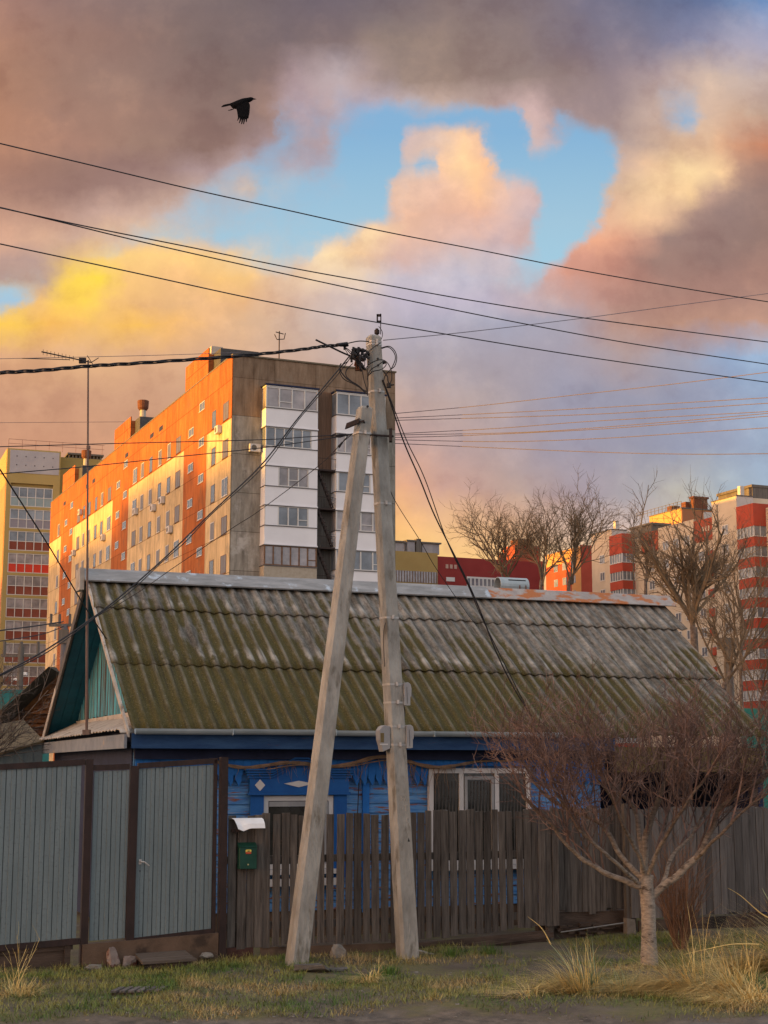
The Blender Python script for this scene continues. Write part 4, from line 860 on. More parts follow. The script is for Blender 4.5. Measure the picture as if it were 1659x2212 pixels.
# painted crumbs of old lettering and the small black emblem on the main pole: 'V1' style marks worn to blotches
def strap(owner, P, z, w, d, yaw, tilt=0, m='steel', name='strap'):
    mb = MB(); p = P(z); c, s = math.cos(yaw), math.sin(yaw); w *= .985; d *= .985; k = .28 * w
    o = [(-w + k, -d), (w - k * .3, -d), (w, -d + k * .3), (w, d - k), (w - k, d), (-w + k, d), (-w, d - k), (-w, -d + k * 1.5)]; outer = [(p.x + x * c - y * s, p.y + x * s + y * c) for x, y in o]
    r0 = [Vector((x, y, z - .012 + tilt * i)) for i, (x, y) in enumerate(outer)]; r1 = [q + Vector((0, 0, .024)) for q in r0]
    mb.loft([r0, r1]); q = r0[0].lerp(r0[1], .55); mb.box(q.x - .015, q.x + .015, q.y - .03, q.y, z - .02, z + .03)
    return rel(mb, owner).build(name, M[m], owner)
for v_ in (737, 743, 845, 1088, 1335, 1479, 1518, 1570, 1609):
    z = at(830, v_, 19.9).z; w = (.235 + (.165 - .235) * (z + .25) / 8.28) / 2 + .006; strap(pole, PP, z, w, w * .97, R(24))
strap(strut, SP, at(780, 938, 19.6).z, .104, .098, R(24))
# clamp irons joining strut and pole
ci = MB(); zc = SP(6.72); q = PP(6.70)
ci.tube([zc + Vector((-.16, -.10, .0)), zc + Vector((.02, -.12, .06)), q + Vector((-.14, -.13, -.03)), q + Vector((.20, -.12, -.05))], .014, 6)
ci.box(q.x - .20, q.x - .12, q.y - .18, q.y - .06, q.z - .15, q.z + .04); ci.box(q.x + .14, q.x + .18, q.y - .16, q.y - .05, q.z - .12, q.z + .05)
ci.hexa([(zc.x - .22, zc.y - .15, zc.z - .05), (zc.x - .05, zc.y - .15, zc.z + .02), (zc.x - .05, zc.y - .08, zc.z + .02), (zc.x - .22, zc.y - .08, zc.z - .05), (zc.x - .20, zc.y - .15, zc.z + .02), (zc.x - .03, zc.y - .15, zc.z + .09), (zc.x - .03, zc.y - .08, zc.z + .09), (zc.x - .20, zc.y - .08, zc.z + .02)])
rel(ci, strut).build('clamp', M['dark_iron'], strut)
# bolt holes
hm = MB()
for P_, z in ((PP, 7.72), (PP, 7.63)):
    p = P_(z) + Vector((.045, -.080, 0)); hm.tube([p, p + Vector((.003, -.012, 0))], .014, 8)
rel(hm, pole).build('bolt_hole', M['black'], pole)
hm = MB(); p = SP(6.98) + Vector((.04, -.085, 0)); hm.tube([p, p + Vector((.003, -.012, 0))], .016, 8); rel(hm, strut).build('bolt_hole', M['black'], strut)
wm = MB(); rnd = random.Random(3)
def face_pt(z, x): p = PP(z); w = .0; c, s = math.cos(R(24)), math.sin(R(24)); d = .5 * (.23 + (.15 - .23) * (z + .25) / 8.28) + .003; return Vector((p.x + x * c + d * s, p.y + x * s - d * c, z))
def stroke(pts, wd=.006):
    wm.tube([face_pt(z, x) for x, z in pts], wd, 4)
# faded white painted characters 'B X / 1 T / c' seen worn on the pole
WORN = mat('worn_white_paint', (0.45, 0.42, 0.38), (0.30, 0.28, 0.25), scale=40, bump=0)
for ch in ([[(-.01, 1.93), (-.01, 2.0), (.015, 1.985), (-.005, 1.965), (.018, 1.945), (-.01, 1.93)]], [[(.03, 1.93), (.06, 2.0)], [(.06, 1.93), (.03, 2.0)]], [[(.045, 1.80), (.045, 1.87)], [(.025, 1.87), (.065, 1.87)]], [[(.0, 1.81), (.0, 1.86)]], [[(.07, 1.72), (.05, 1.70), (.05, 1.67), (.07, 1.65)]]):
    wm = MB()
    for st_ in ch: stroke(st_)
    rel(wm, pole).build('worn_character', WORN, pole)
wm = MB(); a = face_pt(1.42, .045); b = face_pt(1.42, .075); c_ = face_pt(1.47, .058); wm.add([a, b, c_, a + Vector((0, .004, 0)), b + Vector((0, .004, 0)), c_ + Vector((0, .004, 0))], [(0, 1, 2), (5, 4, 3), (0, 3, 4, 1), (1, 4, 5, 2), (2, 5, 3, 0)])
rel(wm, pole).build('painted_emblem', M['black'], pole)
# pole top ironwork
tp = MB(); T = PT
tp.tube([T + Vector((.05, 0, 0)), T + Vector((.05, 0, .13))], .020, 8); tp.tube([T + Vector((.05, 0, .06)), T + Vector((.05, 0, .11))], .035, 8)
tp.tube([T + Vector((.10, 0, .05)), T + Vector((.10, 0, .34))], .006, 5)
tp.box(T.x + .045, T.x + .11, T.y - .015, T.y + .015, T.z + .22, T.z + .24); tp.box(T.x + .045, T.x + .11, T.y - .015, T.y + .015, T.z + .30, T.z + .33); tp.box(T.x + .045, T.x + .065, T.y - .015, T.y + .015, T.z + .22, T.z + .33); tp.box(T.x + .095, T.x + .11, T.y - .015, T.y + .015, T.z + .22, T.z + .33)
rel(tp, pole).build('top_fitting', M['rustred'], pole)
tp = MB(); p = T + Vector((-.12, -.08, -.33)); tp.tube([p, p + Vector((-.08, -.02, .03)), p + Vector((-.12, 0, -.08))], [.03, .04, .02], 7); tp.box(p.x - .12, p.x - .02, p.y - .03, p.y + .03, p.z - .14, p.z - .04); rel(tp, pole).build('bracket', M['rust'], pole)
tp = MB(); p = T + Vector((.11, 0, -.34)); tp.tube([p + Vector((-.03, 0, 0)), p + Vector((0, 0, 0)), p + Vector((.06, 0, 0))], [.03, .035, .012], 8); rel(tp, pole).build('insulator', M['black'], pole)
# tangle of connectors left of the pole top
tg = thing('cable_connectors', 'black tangle of cable clamps and connectors hanging left of the pole top', 'cable clamps', at(765, 765, 19.8))
rnd = random.Random(21); cn = MB(); pts = [(742, 747), (733, 750), (768, 757), (788, 757), (765, 765), (778, 768), (790, 770), (765, 778), (775, 783), (789, 768), (762, 770), (773, 792), (787, 795), (779, 799), (770, 775), (797, 774), (803, 770)]
pts = [(742, 748), (772, 757), (761, 757), (765, 768), (757, 775), (775, 774), (786, 771), (770, 783), (776, 790), (781, 760), (766, 762), (760, 766), (778, 795), (790, 766)]
for u, v in pts:
    p = at(u, v, 19.8 + rnd.uniform(-.12, .12)); cn.tube([p + Vector((0, 0, .0)), p + Vector((.03, .01, .02)), p + Vector((.065, 0, rnd.uniform(-.03, .03)))], [.022, .026, .014], 7)
    cn.box(p.x, p.x + .03, p.y - .015, p.y + .02, p.z - .045, p.z + .045)
rel(cn, tg).build('connector', M['black'], tg)
cn = MB()
for i in range(34):
    a = at(*(pts[rnd.randrange(len(pts))]), 19.8); b = at(*(pts[rnd.randrange(len(pts))]), 19.8); mid = (a + b) / 2 + Vector((rnd.uniform(-.07, .07), rnd.uniform(-.1, .1), rnd.uniform(-.09, .07)))
    P_ = [a.lerp(mid, t).lerp(mid.lerp(b, t), t) for t in [k / 8 for k in range(9)]]; cn.tube(P_, .0055, 4)
rel(cn, tg).build('jumper', M['black'], tg)
cn = MB(); a = at(728, 745, 19.6); b = at(750, 742, 19.7); cn.tube([a, b], .022, 8); a2 = at(690, 752, 19.5)
rel(cn, tg).build('anchor_clamp', M['black'], tg)

def smooth_path(pts, n=10):
    """Catmull-Rom through points"""
    P = [Vector(p) for p in pts]; out = []
    for i in range(len(P) - 1):
        p0 = P[max(i - 1, 0)]; p1 = P[i]; p2 = P[i + 1]; p3 = P[min(i + 2, len(P) - 1)]
        for k in range(n):
            t = k / n; out.append(.5 * ((2 * p1) + (p2 - p0) * t + (2 * p0 - 5 * p1 + 4 * p2 - p3) * t * t + (-p0 + 3 * p1 - 3 * p2 + p3) * t ** 3))
    out.append(P[-1]); return out
def wire(name, pix, Y0, Y1, rad, label, group=None, m='wire', cat='wire', strands=1):
    n = len(pix); us = [p[0] for p in pix]
    P = [at(u, v, Y0 + (Y1 - Y0) * ((u - us[0]) / (us[-1] - us[0]) if us[-1] != us[0] else 0)) for u, v in pix]
    P = smooth_path(P, 12); o = P[0].copy(); mb = MB()
    if strands == 1: mb.tube([p - o for p in P], rad, 5)
    else:
        for s in range(strands):
            mb.tube([p - o + Vector((0, math.cos(i * .42 + s * 2 * math.pi / strands) * rad * 1.5, math.sin(i * .42 + s * 2 * math.pi / strands) * rad * 1.5)) for i, p in enumerate(P)], rad, 5)
    return tag(mb.build(name, M[m], loc=o, smooth=True), label, cat, group)
LG = 'power lines crossing the whole sky'
wire('overhead_wire', [(-60, 296), (0, 310), (210, 360), (415, 409), (620, 454), (829, 500), (1040, 541), (1244, 582), (1460, 620), (1659, 652), (1720, 661)], 15, 21, .0075, 'topmost thin black wire crossing the sky just below the bird', LG)
wire('overhead_wire', [(-60, 438), (0, 449), (55, 461), (200, 492), (415, 535), (620, 577), (829, 615), (1019, 649), (1269, 688), (1659, 739), (1720, 746)], 15, 21, .0075, 'upper wire of the pair that meets at the left edge of the sky', LG)
wire('overhead_wire', [(-60, 436), (0, 448), (120, 477), (300, 521), (525, 572), (829, 638), (1109, 695), (1369, 743), (1659, 787), (1720, 796)], 15.2, 21.2, .0075, 'lower wire of the pair that meets at the left edge of the sky', LG)
wire('overhead_wire', [(-60, 514), (0, 527), (280, 587), (565, 649), (829, 699), (1259, 770), (1659, 826), (1720, 834)], 15, 21, .0075, 'black wire passing right over the tip of the power pole', LG)
SG = 'thin grey wires right of the pole'
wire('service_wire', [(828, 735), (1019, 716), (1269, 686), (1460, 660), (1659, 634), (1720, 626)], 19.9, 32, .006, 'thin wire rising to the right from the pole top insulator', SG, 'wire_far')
far = [([(800, 898), (857, 893), (1030, 877), (1244, 853), (1460, 829), (1659, 804), (1720, 797)], 'highest of the far thin wires right of the apartment block'),
       ([(800, 906), (857, 903), (1079, 892), (1254, 883), (1459, 871), (1659, 859), (1720, 856)], 'darker far wire second from the top right of the apartment block'),
       ([(800, 911), (857, 908), (1254, 896), (1459, 884), (1659, 871), (1720, 868)], 'faint far wire third from the top right of the apartment block'),
       ([(800, 940), (857, 937), (1079, 925), (1279, 910), (1659, 889), (1720, 886)], 'fourth far wire from the top right of the apartment block'),
       ([(800, 941), (894, 939), (1149, 933), (1400, 915), (1659, 893), (1720, 888)], 'fifth far wire from the top, sagging right of the block'),
       ([(800, 946), (857, 945), (1000, 941), (1259, 929), (1459, 915), (1659, 899), (1720, 894)], 'sixth far wire from the top, nearly level right of the block'),
       ([(800, 948), (857, 950), (1079, 954), (1279, 948), (1459, 937), (1659, 924), (1720, 920)], 'second lowest far wire, dipping in the middle right of the block'),
       ([(800, 955), (857, 958), (1244, 975), (1479, 981), (1659, 980), (1720, 979)], 'lowest far wire, drooping alone right of the apartment block')]
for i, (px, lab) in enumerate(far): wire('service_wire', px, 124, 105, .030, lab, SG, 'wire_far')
wire('insulated_cable', [(-60, 808), (0, 805), (90, 800), (190, 791), (290, 785), (435, 775), (550, 766), (650, 755), (700, 748), (742, 745)], 15.5, 19.7, .0095, 'thick twisted black cable sagging across from the left to the pole top', None, 'black', 'cable', 3)
wire('insulated_cable', [(750, 742), (775, 737), (797, 738)], 19.7, 19.85, .008, 'short black cable from the anchor clamp to the pole top bracket', None, 'black', 'cable')
wire('cable_tail', [(682, 734), (690, 738), (715, 750), (740, 762), (757, 769)], 19.6, 19.8, .013, 'loose black cable ends sticking up left of the pole top', None, 'black', 'cable')
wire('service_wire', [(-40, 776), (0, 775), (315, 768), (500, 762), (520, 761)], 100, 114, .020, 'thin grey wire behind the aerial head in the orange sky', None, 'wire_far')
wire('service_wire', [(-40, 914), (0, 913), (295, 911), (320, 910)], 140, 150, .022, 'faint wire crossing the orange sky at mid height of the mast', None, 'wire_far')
wire('service_wire', [(-60, 966), (0, 965), (250, 958), (560, 950), (660, 944), (748, 938)], 17, 19.5, .006, 'upper of two thin black wires from the left to the strut clamp', None, 'wire')
wire('service_wire', [(-60, 1034), (0, 1024), (185, 1008), (400, 985), (560, 968), (690, 950), (750, 941)], 17, 19.5, .006, 'lower of two thin black wires from the left to the strut clamp', None, 'wire')
DG = 'service drop cables to the house and yards'
d1 = [(756, 768), (730, 800), (645, 902), (563, 1006), (454, 1110), (400, 1163), (344, 1216), (281, 1271), (211, 1327), (102, 1402), (0, 1458), (-60, 1490)]
wire('service_cable', d1, 19.8, 15, .009, 'thick black service cable sloping from the pole top down across the house to the left', DG, 'black', 'cable')
wire('service_cable', [(u + 3, v + (5 if i % 2 else 1)) for i, (u, v) in enumerate(d1)], 19.85, 15.1, .006, 'thinner companion strand of the thick cable sloping down to the left', DG, 'black', 'cable')
wire('service_cable', [(752, 941), (692, 1003), (563, 1101), (503, 1140), (387, 1218), (337, 1253), (299, 1279), (245, 1312), (205, 1333)], 19.5, 21.5, .005, 'thin wire from the strut clamp sloping down to the left over the roof', DG, 'wire', 'cable')
wire('service_cable', [(-60, 925), (0, 1014), (106, 1180), (177, 1300), (230, 1380)], 14, 22.0, .009, 'dark cable dropping steeply from the upper left into the teal gable', DG, 'black', 'cable')
r1 = [(826, 820), (845, 874), (872, 954), (907, 1035), (941, 1118), (1005, 1246), (1039, 1324), (1074, 1413), (1113, 1491), (1148, 1546)]
wire('service_cable', r1, 19.9, 21.3, .010, 'black cable dropping from the pole top to the right edge of the blue eaves', DG, 'black', 'cable')
wire('service_cable', [(828, 822), (850, 880), (880, 955), (918, 1035), (965, 1167), (1010, 1262), (1036, 1324), (1068, 1390), (1146, 1546)], 19.9, 21.3, .007, 'second black cable bowing just right of its neighbour down to the eaves', DG, 'black', 'cable')
wire('service_cable', [(828, 1000), (839, 1047), (857, 1088), (907, 1167), (941, 1226), (1005, 1319), (1030, 1352)], 19.9, 22.5, .005, 'thin short wire from mid pole down to the corrugated roof', DG, 'wire', 'cable')
# jumper loops around the pole head
jl = thing('jumper_cables', 'loose black jumper loops curling around the head of the pole', 'cable', PP(7.4))
def loopc(pix, Y, rad=.0065):
    mb = MB(); mb.tube(smooth_path([at(u, v, Y + (w if len(q) > 2 else 0)) for q in pix for u, v, w in [(*q, 0)[:3]]], 8), rad, 5); rel(mb, jl).build('loop', M['black'], jl)
loopc([(737, 785), (734, 792), (738, 805), (752, 820), (773, 832), (793, 851)], 19.7, .009); loopc([(752, 780), (736, 792), (733, 800), (742, 818), (765, 830), (792, 846)], 19.75)
loopc([(762, 785), (748, 800), (750, 815), (775, 835), (790, 850)], 19.8); loopc([(782, 795), (786, 820), (792, 840), (794, 855)], 19.72)
loopc([(797, 775), (794, 800), (795, 830), (793, 850)], 19.7, .007); loopc([(790, 795), (802, 784), (822, 777), (836, 783), (845, 800), (846, 820), (840, 830)], 19.7)
loopc([(793, 815), (805, 803), (824, 798), (834, 788), (830, 780), (815, 790), (800, 800), (793, 820)], 19.7); loopc([(822, 752), (840, 748), (852, 757), (857, 772), (853, 790), (842, 800), (832, 812), (829, 822)], 19.9)
loopc([(822, 754), (838, 750), (850, 760), (854, 775), (846, 795), (836, 806)], 19.95); loopc([(826, 800), (836, 812), (838, 822), (840, 828)], 19.9, .008)
loopc([(818, 705), (825, 715), (826, 725), (823, 734)], 19.95, .005); loopc([(822, 740), (805, 752), (790, 765), (780, 772)], 19.8)
pk = MB(); p = at(840, 828, 19.9); pk.tube([p, p + Vector((0, 0, -.06))], .03, 8); pk.tube([p + Vector((-.02, 0, -.03)), p + Vector((.07, 0, -.02))], .01, 6); rel(pk, jl).build('plug_clamp', M['black'], jl)
# insulators at the strut
si = MB(); si.tube([at(724, 943, 19.5), at(735, 941, 19.5), at(745, 940, 19.5)], [.014, .028, .014], 8); si.tube([at(745, 941, 19.5), at(762, 937, 19.5)], .008, 5); si.tube([at(731, 966, 19.55), at(740, 955, 19.55)], [.02, .012], 7); si.tube([at(740, 955, 19.55), at(760, 938, 19.55)], .006, 5)
rel(si, strut).build('insulator', M['black'], strut)
# meter boxes strapped to the pole
def meter(label, z, side, front=False):
    p = PP(z)
    o = thing('meter_box', label, 'meter box', p + Vector((.118 if side > 0 else -.118, -.03, 0)), R(20), 'meter boxes strapped to the power pole')
    b = MB()
    if not front:
        b.prism([(0, 0), (.045, -.005), (.085, .0), (.085, .11), (.097, .115), (.102, .21), (.088, .27), (.055, .295), (0, .285)], -.06, .08, m=0)
        b.build('body', M['greybox'], o, bevel=.004); b = MB(); b.tube([(.04, -.063, .02), (.038, -.064, .12), (.034, -.063, .235)], .0025, 4); b.build('seam', M['dark_iron'], o)
    else:
        b.prism([(0.012, .01), (-.085, -.03), (-.105, .05), (-.128, .12), (-.132, .24), (-.10, .285), (-.06, .305), (0.012, .29)], -.10, .05)
        b.build('body', M['greybox'], o, bevel=.004); b = MB(); b.hexa([(-.118, -.106, .09), (-.075, -.106, .085), (-.075, -.1005, .085), (-.118, -.1005, .09), (-.120, -.106, .205), (-.073, -.106, .205), (-.073, -.1005, .205), (-.120, -.1005, .205)])
        b.build('meter_window', mat('amber_window', (0.12, 0.085, 0.03), (0.18, 0.13, 0.05), rough=.2, bump=0), o)
        b = MB(); b.box(-.13, -.02, -.104, -.1005, .055, .07); b.build('clasp', M['white'], o)
    return o
meter('grey meter box alone on the right side of the pole in front of the roof', at(870, 1524, 19.9).z, 1)
meter('lower right grey meter box, level with the gutter', at(870, 1616, 19.9).z, 1)
meter('meter box with an amber window on the left side of the pole at gutter level', at(870, 1619, 19.9).z, -1, True)
lpw = wire('cable_tail', [(868, 1520), (874, 1530), (874, 1545), (869, 1556)], 19.85, 19.9, .007, 'short black cable loop under the upper meter box', None, 'black', 'cable')
lpw = wire('cable_tail', [(831, 1440), (829, 1400), (829, 1362), (833, 1345)], 19.72, 19.72, .005, 'thin black cable running up the left side of the pole', None, 'black', 'cable')
# ================================================================== APARTMENT BLOCK (frame: x along the gable, y along the long facade)
AA = R(23); P0 = Vector((-11.62, 115.0, 0)); HB = 33.9
M['gable'] = panel_wall('grey_concrete_gable', (0.16, 0.14, 0.115), (0.42, 0.385, 0.33), (0.45, 0.43, 0.4), 3.4, 3.0, c3=(0.48, 0.45, 0.41), off=(.0, .8), axis='x', mort=.03)
M['gabletop'] = panel_wall('brown_concrete_gable', (0.16, 0.105, 0.068), (0.32, 0.235, 0.165), (0.4, 0.35, 0.3), 3.4, 3.0, c3=(0.24, 0.19, 0.14), off=(0, .8), axis='x', mort=.02)
M['cream'] = panel_wall('cream_panels', (0.42, 0.32, 0.19), (0.72, 0.56, 0.34), (0.45, 0.42, 0.38), 3.2, 3.0, c3=(0.36, 0.29, 0.20), off=(0, .95), axis='y', mort=.035)
M['redp'] = panel_wall('red_brown_panels', (0.28, 0.088, 0.030), (0.50, 0.165, 0.052), (0.5, 0.42, 0.38), 3.2, 3.0, c3=(0.25, 0.11, 0.055), off=(0, .95), axis='y', mort=.035)
M['balc'] = mat('white_balcony_panel', (0.74, 0.74, 0.77), (0.80, 0.80, 0.83), scale=.6, bump=0, rough=.6)
M['frame'] = mat('white_window_frame', (0.60, 0.59, 0.57), rough=.5, bump=0)
M['brownframe'] = mat('brown_window_frame', (0.12, 0.06, 0.03), (0.2, 0.11, 0.06), rough=.6, bump=0)
M['slat'] = mat('brown_slatted_panel', (0.14, 0.08, 0.05), (0.22, 0.13, 0.085), scale=2, stretch=(6, 1, .3), bump=0)
M['slatd'] = mat('dark_grey_slatted_panel', (0.10, 0.088, 0.076), (0.16, 0.145, 0.13), scale=2, stretch=(6, 1, .3), bump=0)
blk = thing('apartment_block', 'tall orange-lit panel apartment block with white balconies on its grey end wall', 'building', P0, AA)
w_ = MB(); w_.box(0.06, 13.55, .06, 72.1, 0, HB - .2); w_.build('core', M['gable'], blk)
w_ = MB(); w_.box(0, 13.6, -.0, .055, 0, 29.2); w_.build('gable_wall', M['gable'], blk)
w_ = MB(); w_.box(0, 13.6, .0, .055, 29.205, HB); w_.build('gable_wall', M['gabletop'], blk)
w_ = MB(); w_.box(-.08, 13.68, -.10, .12, HB, HB + .12); w_.box(-.08, .12, .12, 72.2, HB, HB + .12); w_.build('parapet_coping', mat('roof_edge_tin', (0.12, 0.10, 0.075), (0.18, 0.15, 0.10), bump=0), blk)
bays = [(6.6, 13.4), (32.8, 39.5), (58.7, 65.3)]
cream = [(0.06, 6.595), (13.405, 32.795), (39.505, 58.695), (65.305, 72.15)]
for b0, b1 in bays: w_ = MB(); w_.box(-.05, .055, b0, b1, 0, 36.1 if b0 > 20 else 36.2); w_.box(.06, 4.5, b0 + .02, b1 - .02, HB - .1, 35.7); w_.build('stair_bay', M['redp'], blk)
for b0, b1 in cream:
    w_ = MB(); w_.box(-.05, .055, b0, b1, 0, 28.95); w_.build('facade_panels', M['cream'], blk)
    w_ = MB(); w_.box(-.05, .055, b0, b1, 28.955, HB); w_.build('upper_band', M['redp'], blk)
def facade_window(w, h, m_frame=None, mid=1, gl='glass', rec=.06, fr=.05, sashes=2, side=False, n=None):
    """window in the plane x=0 looking to -x, along y; centred on y, base at z=0"""
    mb = MB(); x0, x1 = -.055 - .0, -.045
    mb.box(-.053, -.0515, -w / 2, w / 2, 0, h, 1)
    for a, b, c, d in ((-w / 2 - .02, -w / 2 + fr, 0, h), (w / 2 - fr, w / 2 + .02, 0, h), (-w / 2 + fr, w / 2 - fr, 0, fr), (-w / 2 + fr, w / 2 - fr, h - fr, h)): mb.box(-.062, -.0535, a, b, c, d, 0)
    for k in range(1, sashes): y = -w / 2 + w * k / sashes; mb.box(-.060, -.0535, y - fr * .5, y + fr * .5, fr, h - fr, 0)
    mb.box(-.12, -.0645, -w / 2 - .04, w / 2 + .04, -.05, -.015, 0); mb.box(-.075, -.0535, -w / 2 - .10, -w / 2 - .025, 0, h, 2)
    # the last dark strip paints in the reveal's shade along one edge
    return mb
kinds = {}
def place_window(kind, y, z, label=None):
    if kind not in kinds:
        w, h, fm, gm, ss = {'wide': (1.5, 1.42, 'frame', 'glassf', 2), 'narrow': (1.05, 1.42, 'frame', 'glassg', 1), 'wide2': (1.4, 1.42, 'brownframe', 'glassg', 2), 'stair': (1.45, .72, 'frame', 'glassf', 2), 'nar2': (1.05, 1.42, 'brownframe', 'glassf', 1), 'vent': (1.3, .42, None, None, 0)}[kind]
        if kind == 'vent': mb = MB(); mb.box(-.06, -.0515, -w / 2, w / 2, 0, h); o = mb.build('vent_slot', M['black'], blk)
        else: o = facade_window(w, h, sashes=ss).build('window', [M[fm], M[gm], M['slatd']], blk)
        kinds[kind] = o; o.location = (0, y, z); return o
    o = kinds[kind].copy(); COL.objects.link(o); o.parent = blk; o.location = (0, y, z); return o
rnd = random.Random(4); nwin = 0
def vis_rows(t):       # storeys that show above the house roof along the facade
    return 6 if t < 45 else (7 if t < 60 else 9)
for t, kd in ((1.55, 'wide'), (4.7, 'nar2'), (15.2, 'wide'), (18.2, 'narrow'), (21.3, 'narrow'), (24.5, 'nar2'), (27.6, 'narrow'), (30.4, 'wide'), (41.0, 'wide'), (44.3, 'narrow'), (47.1, 'nar2'), (50.3, 'narrow'), (53.0, 'narrow'), (55.8, 'wide2'), (66.8, 'narrow'), (70.0, 'wide')):
    for r in range(vis_rows(t)):
        k = kd
        if rnd.random() < .25: k = {'wide': 'wide2', 'wide2': 'wide', 'narrow': 'nar2', 'nar2': 'narrow'}[kd]
        if nwin < 96: place_window(k, t, 29.12 - 3.0 * r)
        nwin += 1
for t in (8.15, 34.3, 59.7):
    for r in range(6 if t < 50 else 7): place_window('stair', t, 31.3 - 3.0 * r)
for t in (11.25, 37.2, 62.6):
    for r in range(6 if t < 50 else 7): place_window('stair', t, 29.75 - 3.0 * r)
for t in (21.2, 24.4, 34.0, 48.6, 51.8, 63.8): place_window('vent', t, 32.3)
# rooftop vents in the upstands
for i, b1 in enumerate((13.4, 39.5, 65.3)):
    hb = MB(); b0 = bays[i][0]; hb.box(.4, 3.6, b0 - 1.9, b0 - .01, HB - .1, 35.75); hb.build('roof_hatch', mat('dark_roof_hatch', (0.06, 0.06, 0.062), (0.09, 0.09, 0.09), bump=0), blk)
for i, t in enumerate((6.0, 31.9, 57.6)):
    if i == 0: vb_ = MB(); vb_.box(1.0, 2.0, t + 3.4, t + 4.2, 36, 37.2)
    else:
        vb_ = MB(); vb_.tube([(1.2, t + 1.2, 35.6), (1.2, t + 1.2, 37.0)], .30, 12); 
    vb_.build('vent_shaft', mat('pale_vent_shaft', (0.42, 0.38, 0.32), (0.5, 0.45, 0.38), bump=0), blk)
    if i: vb_ = MB(); vb_.tube([(1.2, t + 1.2, 36.9), (1.2, t + 1.2, 37.1), (1.2, t + 1.2, 37.8), (1.2, t + 1.2, 37.85)], [.40, .52, .56, .48], 14); vb_.build('vent_cap', M['rust'], blk)
# gable balconies
def balcony(a0, a1, z0, zt, kind, idx):
    """z0 base of the parapet, zt top of the glazing"""
    D_ = 1.05; pz = z0 + 1.33
    b = MB(); b.box(a0, a1, -D_, -.005, z0, pz); b.box(a0 - .04, a1 + .04, -D_ - .05, -.005, z0 - .10, z0 - .005); 
    b.box(a0, a1, -D_, -.005, zt + .02, zt + .10)
    pan = M['balc'] if kind != 'old' else mat('cream_old_panel', (0.36, 0.31, 0.24), (0.42, 0.37, 0.3), bump=0)
    o = b.build('balcony', pan, blk)
    sb = MB(); sb.box(a0 - .06, a1 + .06, -D_ - .07, -.004, z0 - .16, z0 - .105); sb.box(a0 - .05, a1 + .05, -D_ - .06, -.004, pz + .005, pz + .06); sb.build('slab_edge', mat('balcony_slab', (0.12, 0.115, 0.12), bump=0), o)
    fm = M['brownframe'] if kind == 'old' else M['frame']
    g = MB(); g.box(a0 + .03, a1 - .03, -D_ + .04, -D_ + .05, pz + .06, zt, 1); g.box(a0 + .03, a0 + .04, -D_ + .05, -.006, pz + .06, zt, 1)
    n = {'full': 4, 'part': 5, 'three': 3, 'old': 6, 'threeb': 3, 'four': 4}[kind]
    lo, hi = (a0 + .05, a1 - .05)
    if kind in ('three',): lo, hi = a0 + 1.1, a1 - .75
    if kind == 'threeb': lo, hi = a0 + .2, a1 - 1.3
    if kind in ('three', 'threeb'):
        g.box(a0, lo, -D_ - .005, -D_ + .038, pz + .06, zt, 2); g.box(hi, a1, -D_ - .005, -D_ + .038, pz + .06, zt, 2); g.box(a0 - .004, a0 + .028, -D_, -.006, pz + .06, zt, 2)
    if kind == 'part': g.box(hi - .45, hi + .05, -D_ - .003, -D_ + .038, pz + .06, zt, 2); hi -= .48
    for k in range(n + 1): x = lo + (hi - lo) * k / n; g.box(x - .05, x + .05, -D_ - .01, -D_ + .039, pz + .06, zt, 0)
    g.box(lo, hi, -D_ - .012, -D_ + .036, pz + .062, pz + .14, 0); g.box(lo, hi, -D_ - .012, -D_ + .036, zt - .09, zt + .0, 0)
    x = lo + (hi - lo) * (1 + idx % (n - 1)) / n; g.box(x, x + (hi - lo) / n, -D_ - .009, -D_ + .035, pz + .55, pz + .61, 0)
    g.box(a0 - .006, a0 + .05, -D_ - .013, -D_ + .06, pz + .06, zt, 0)
    g.build('balcony_window', [fm, M['glass'] if idx % 2 else M['glass2'], M['balc']], o)
kL = ['full', 'part', 'three', 'three', 'old']; kR = ['full', 'part', 'threeb', 'four', 'four']
for i in range(9):
    z0 = 28.43 - 3.05 * i
    balcony(2.35, 6.6, z0, z0 + 3.02 - .10 if i else 31.45, kL[min(i, 4)] if i < 5 else 'three', i)
    balcony(8.15, 12.3, z0 - .05, z0 + 2.9 if i else 31.5, kR[min(i, 4)], i + 1)
cap = MB(); cap.box(2.25, 6.7, -1.15, -.004, 31.56, 31.68); cap.box(8.05, 12.4, -1.15, -.004, 31.61, 31.73); cap.build('balcony_roof', M['navy'], blk)
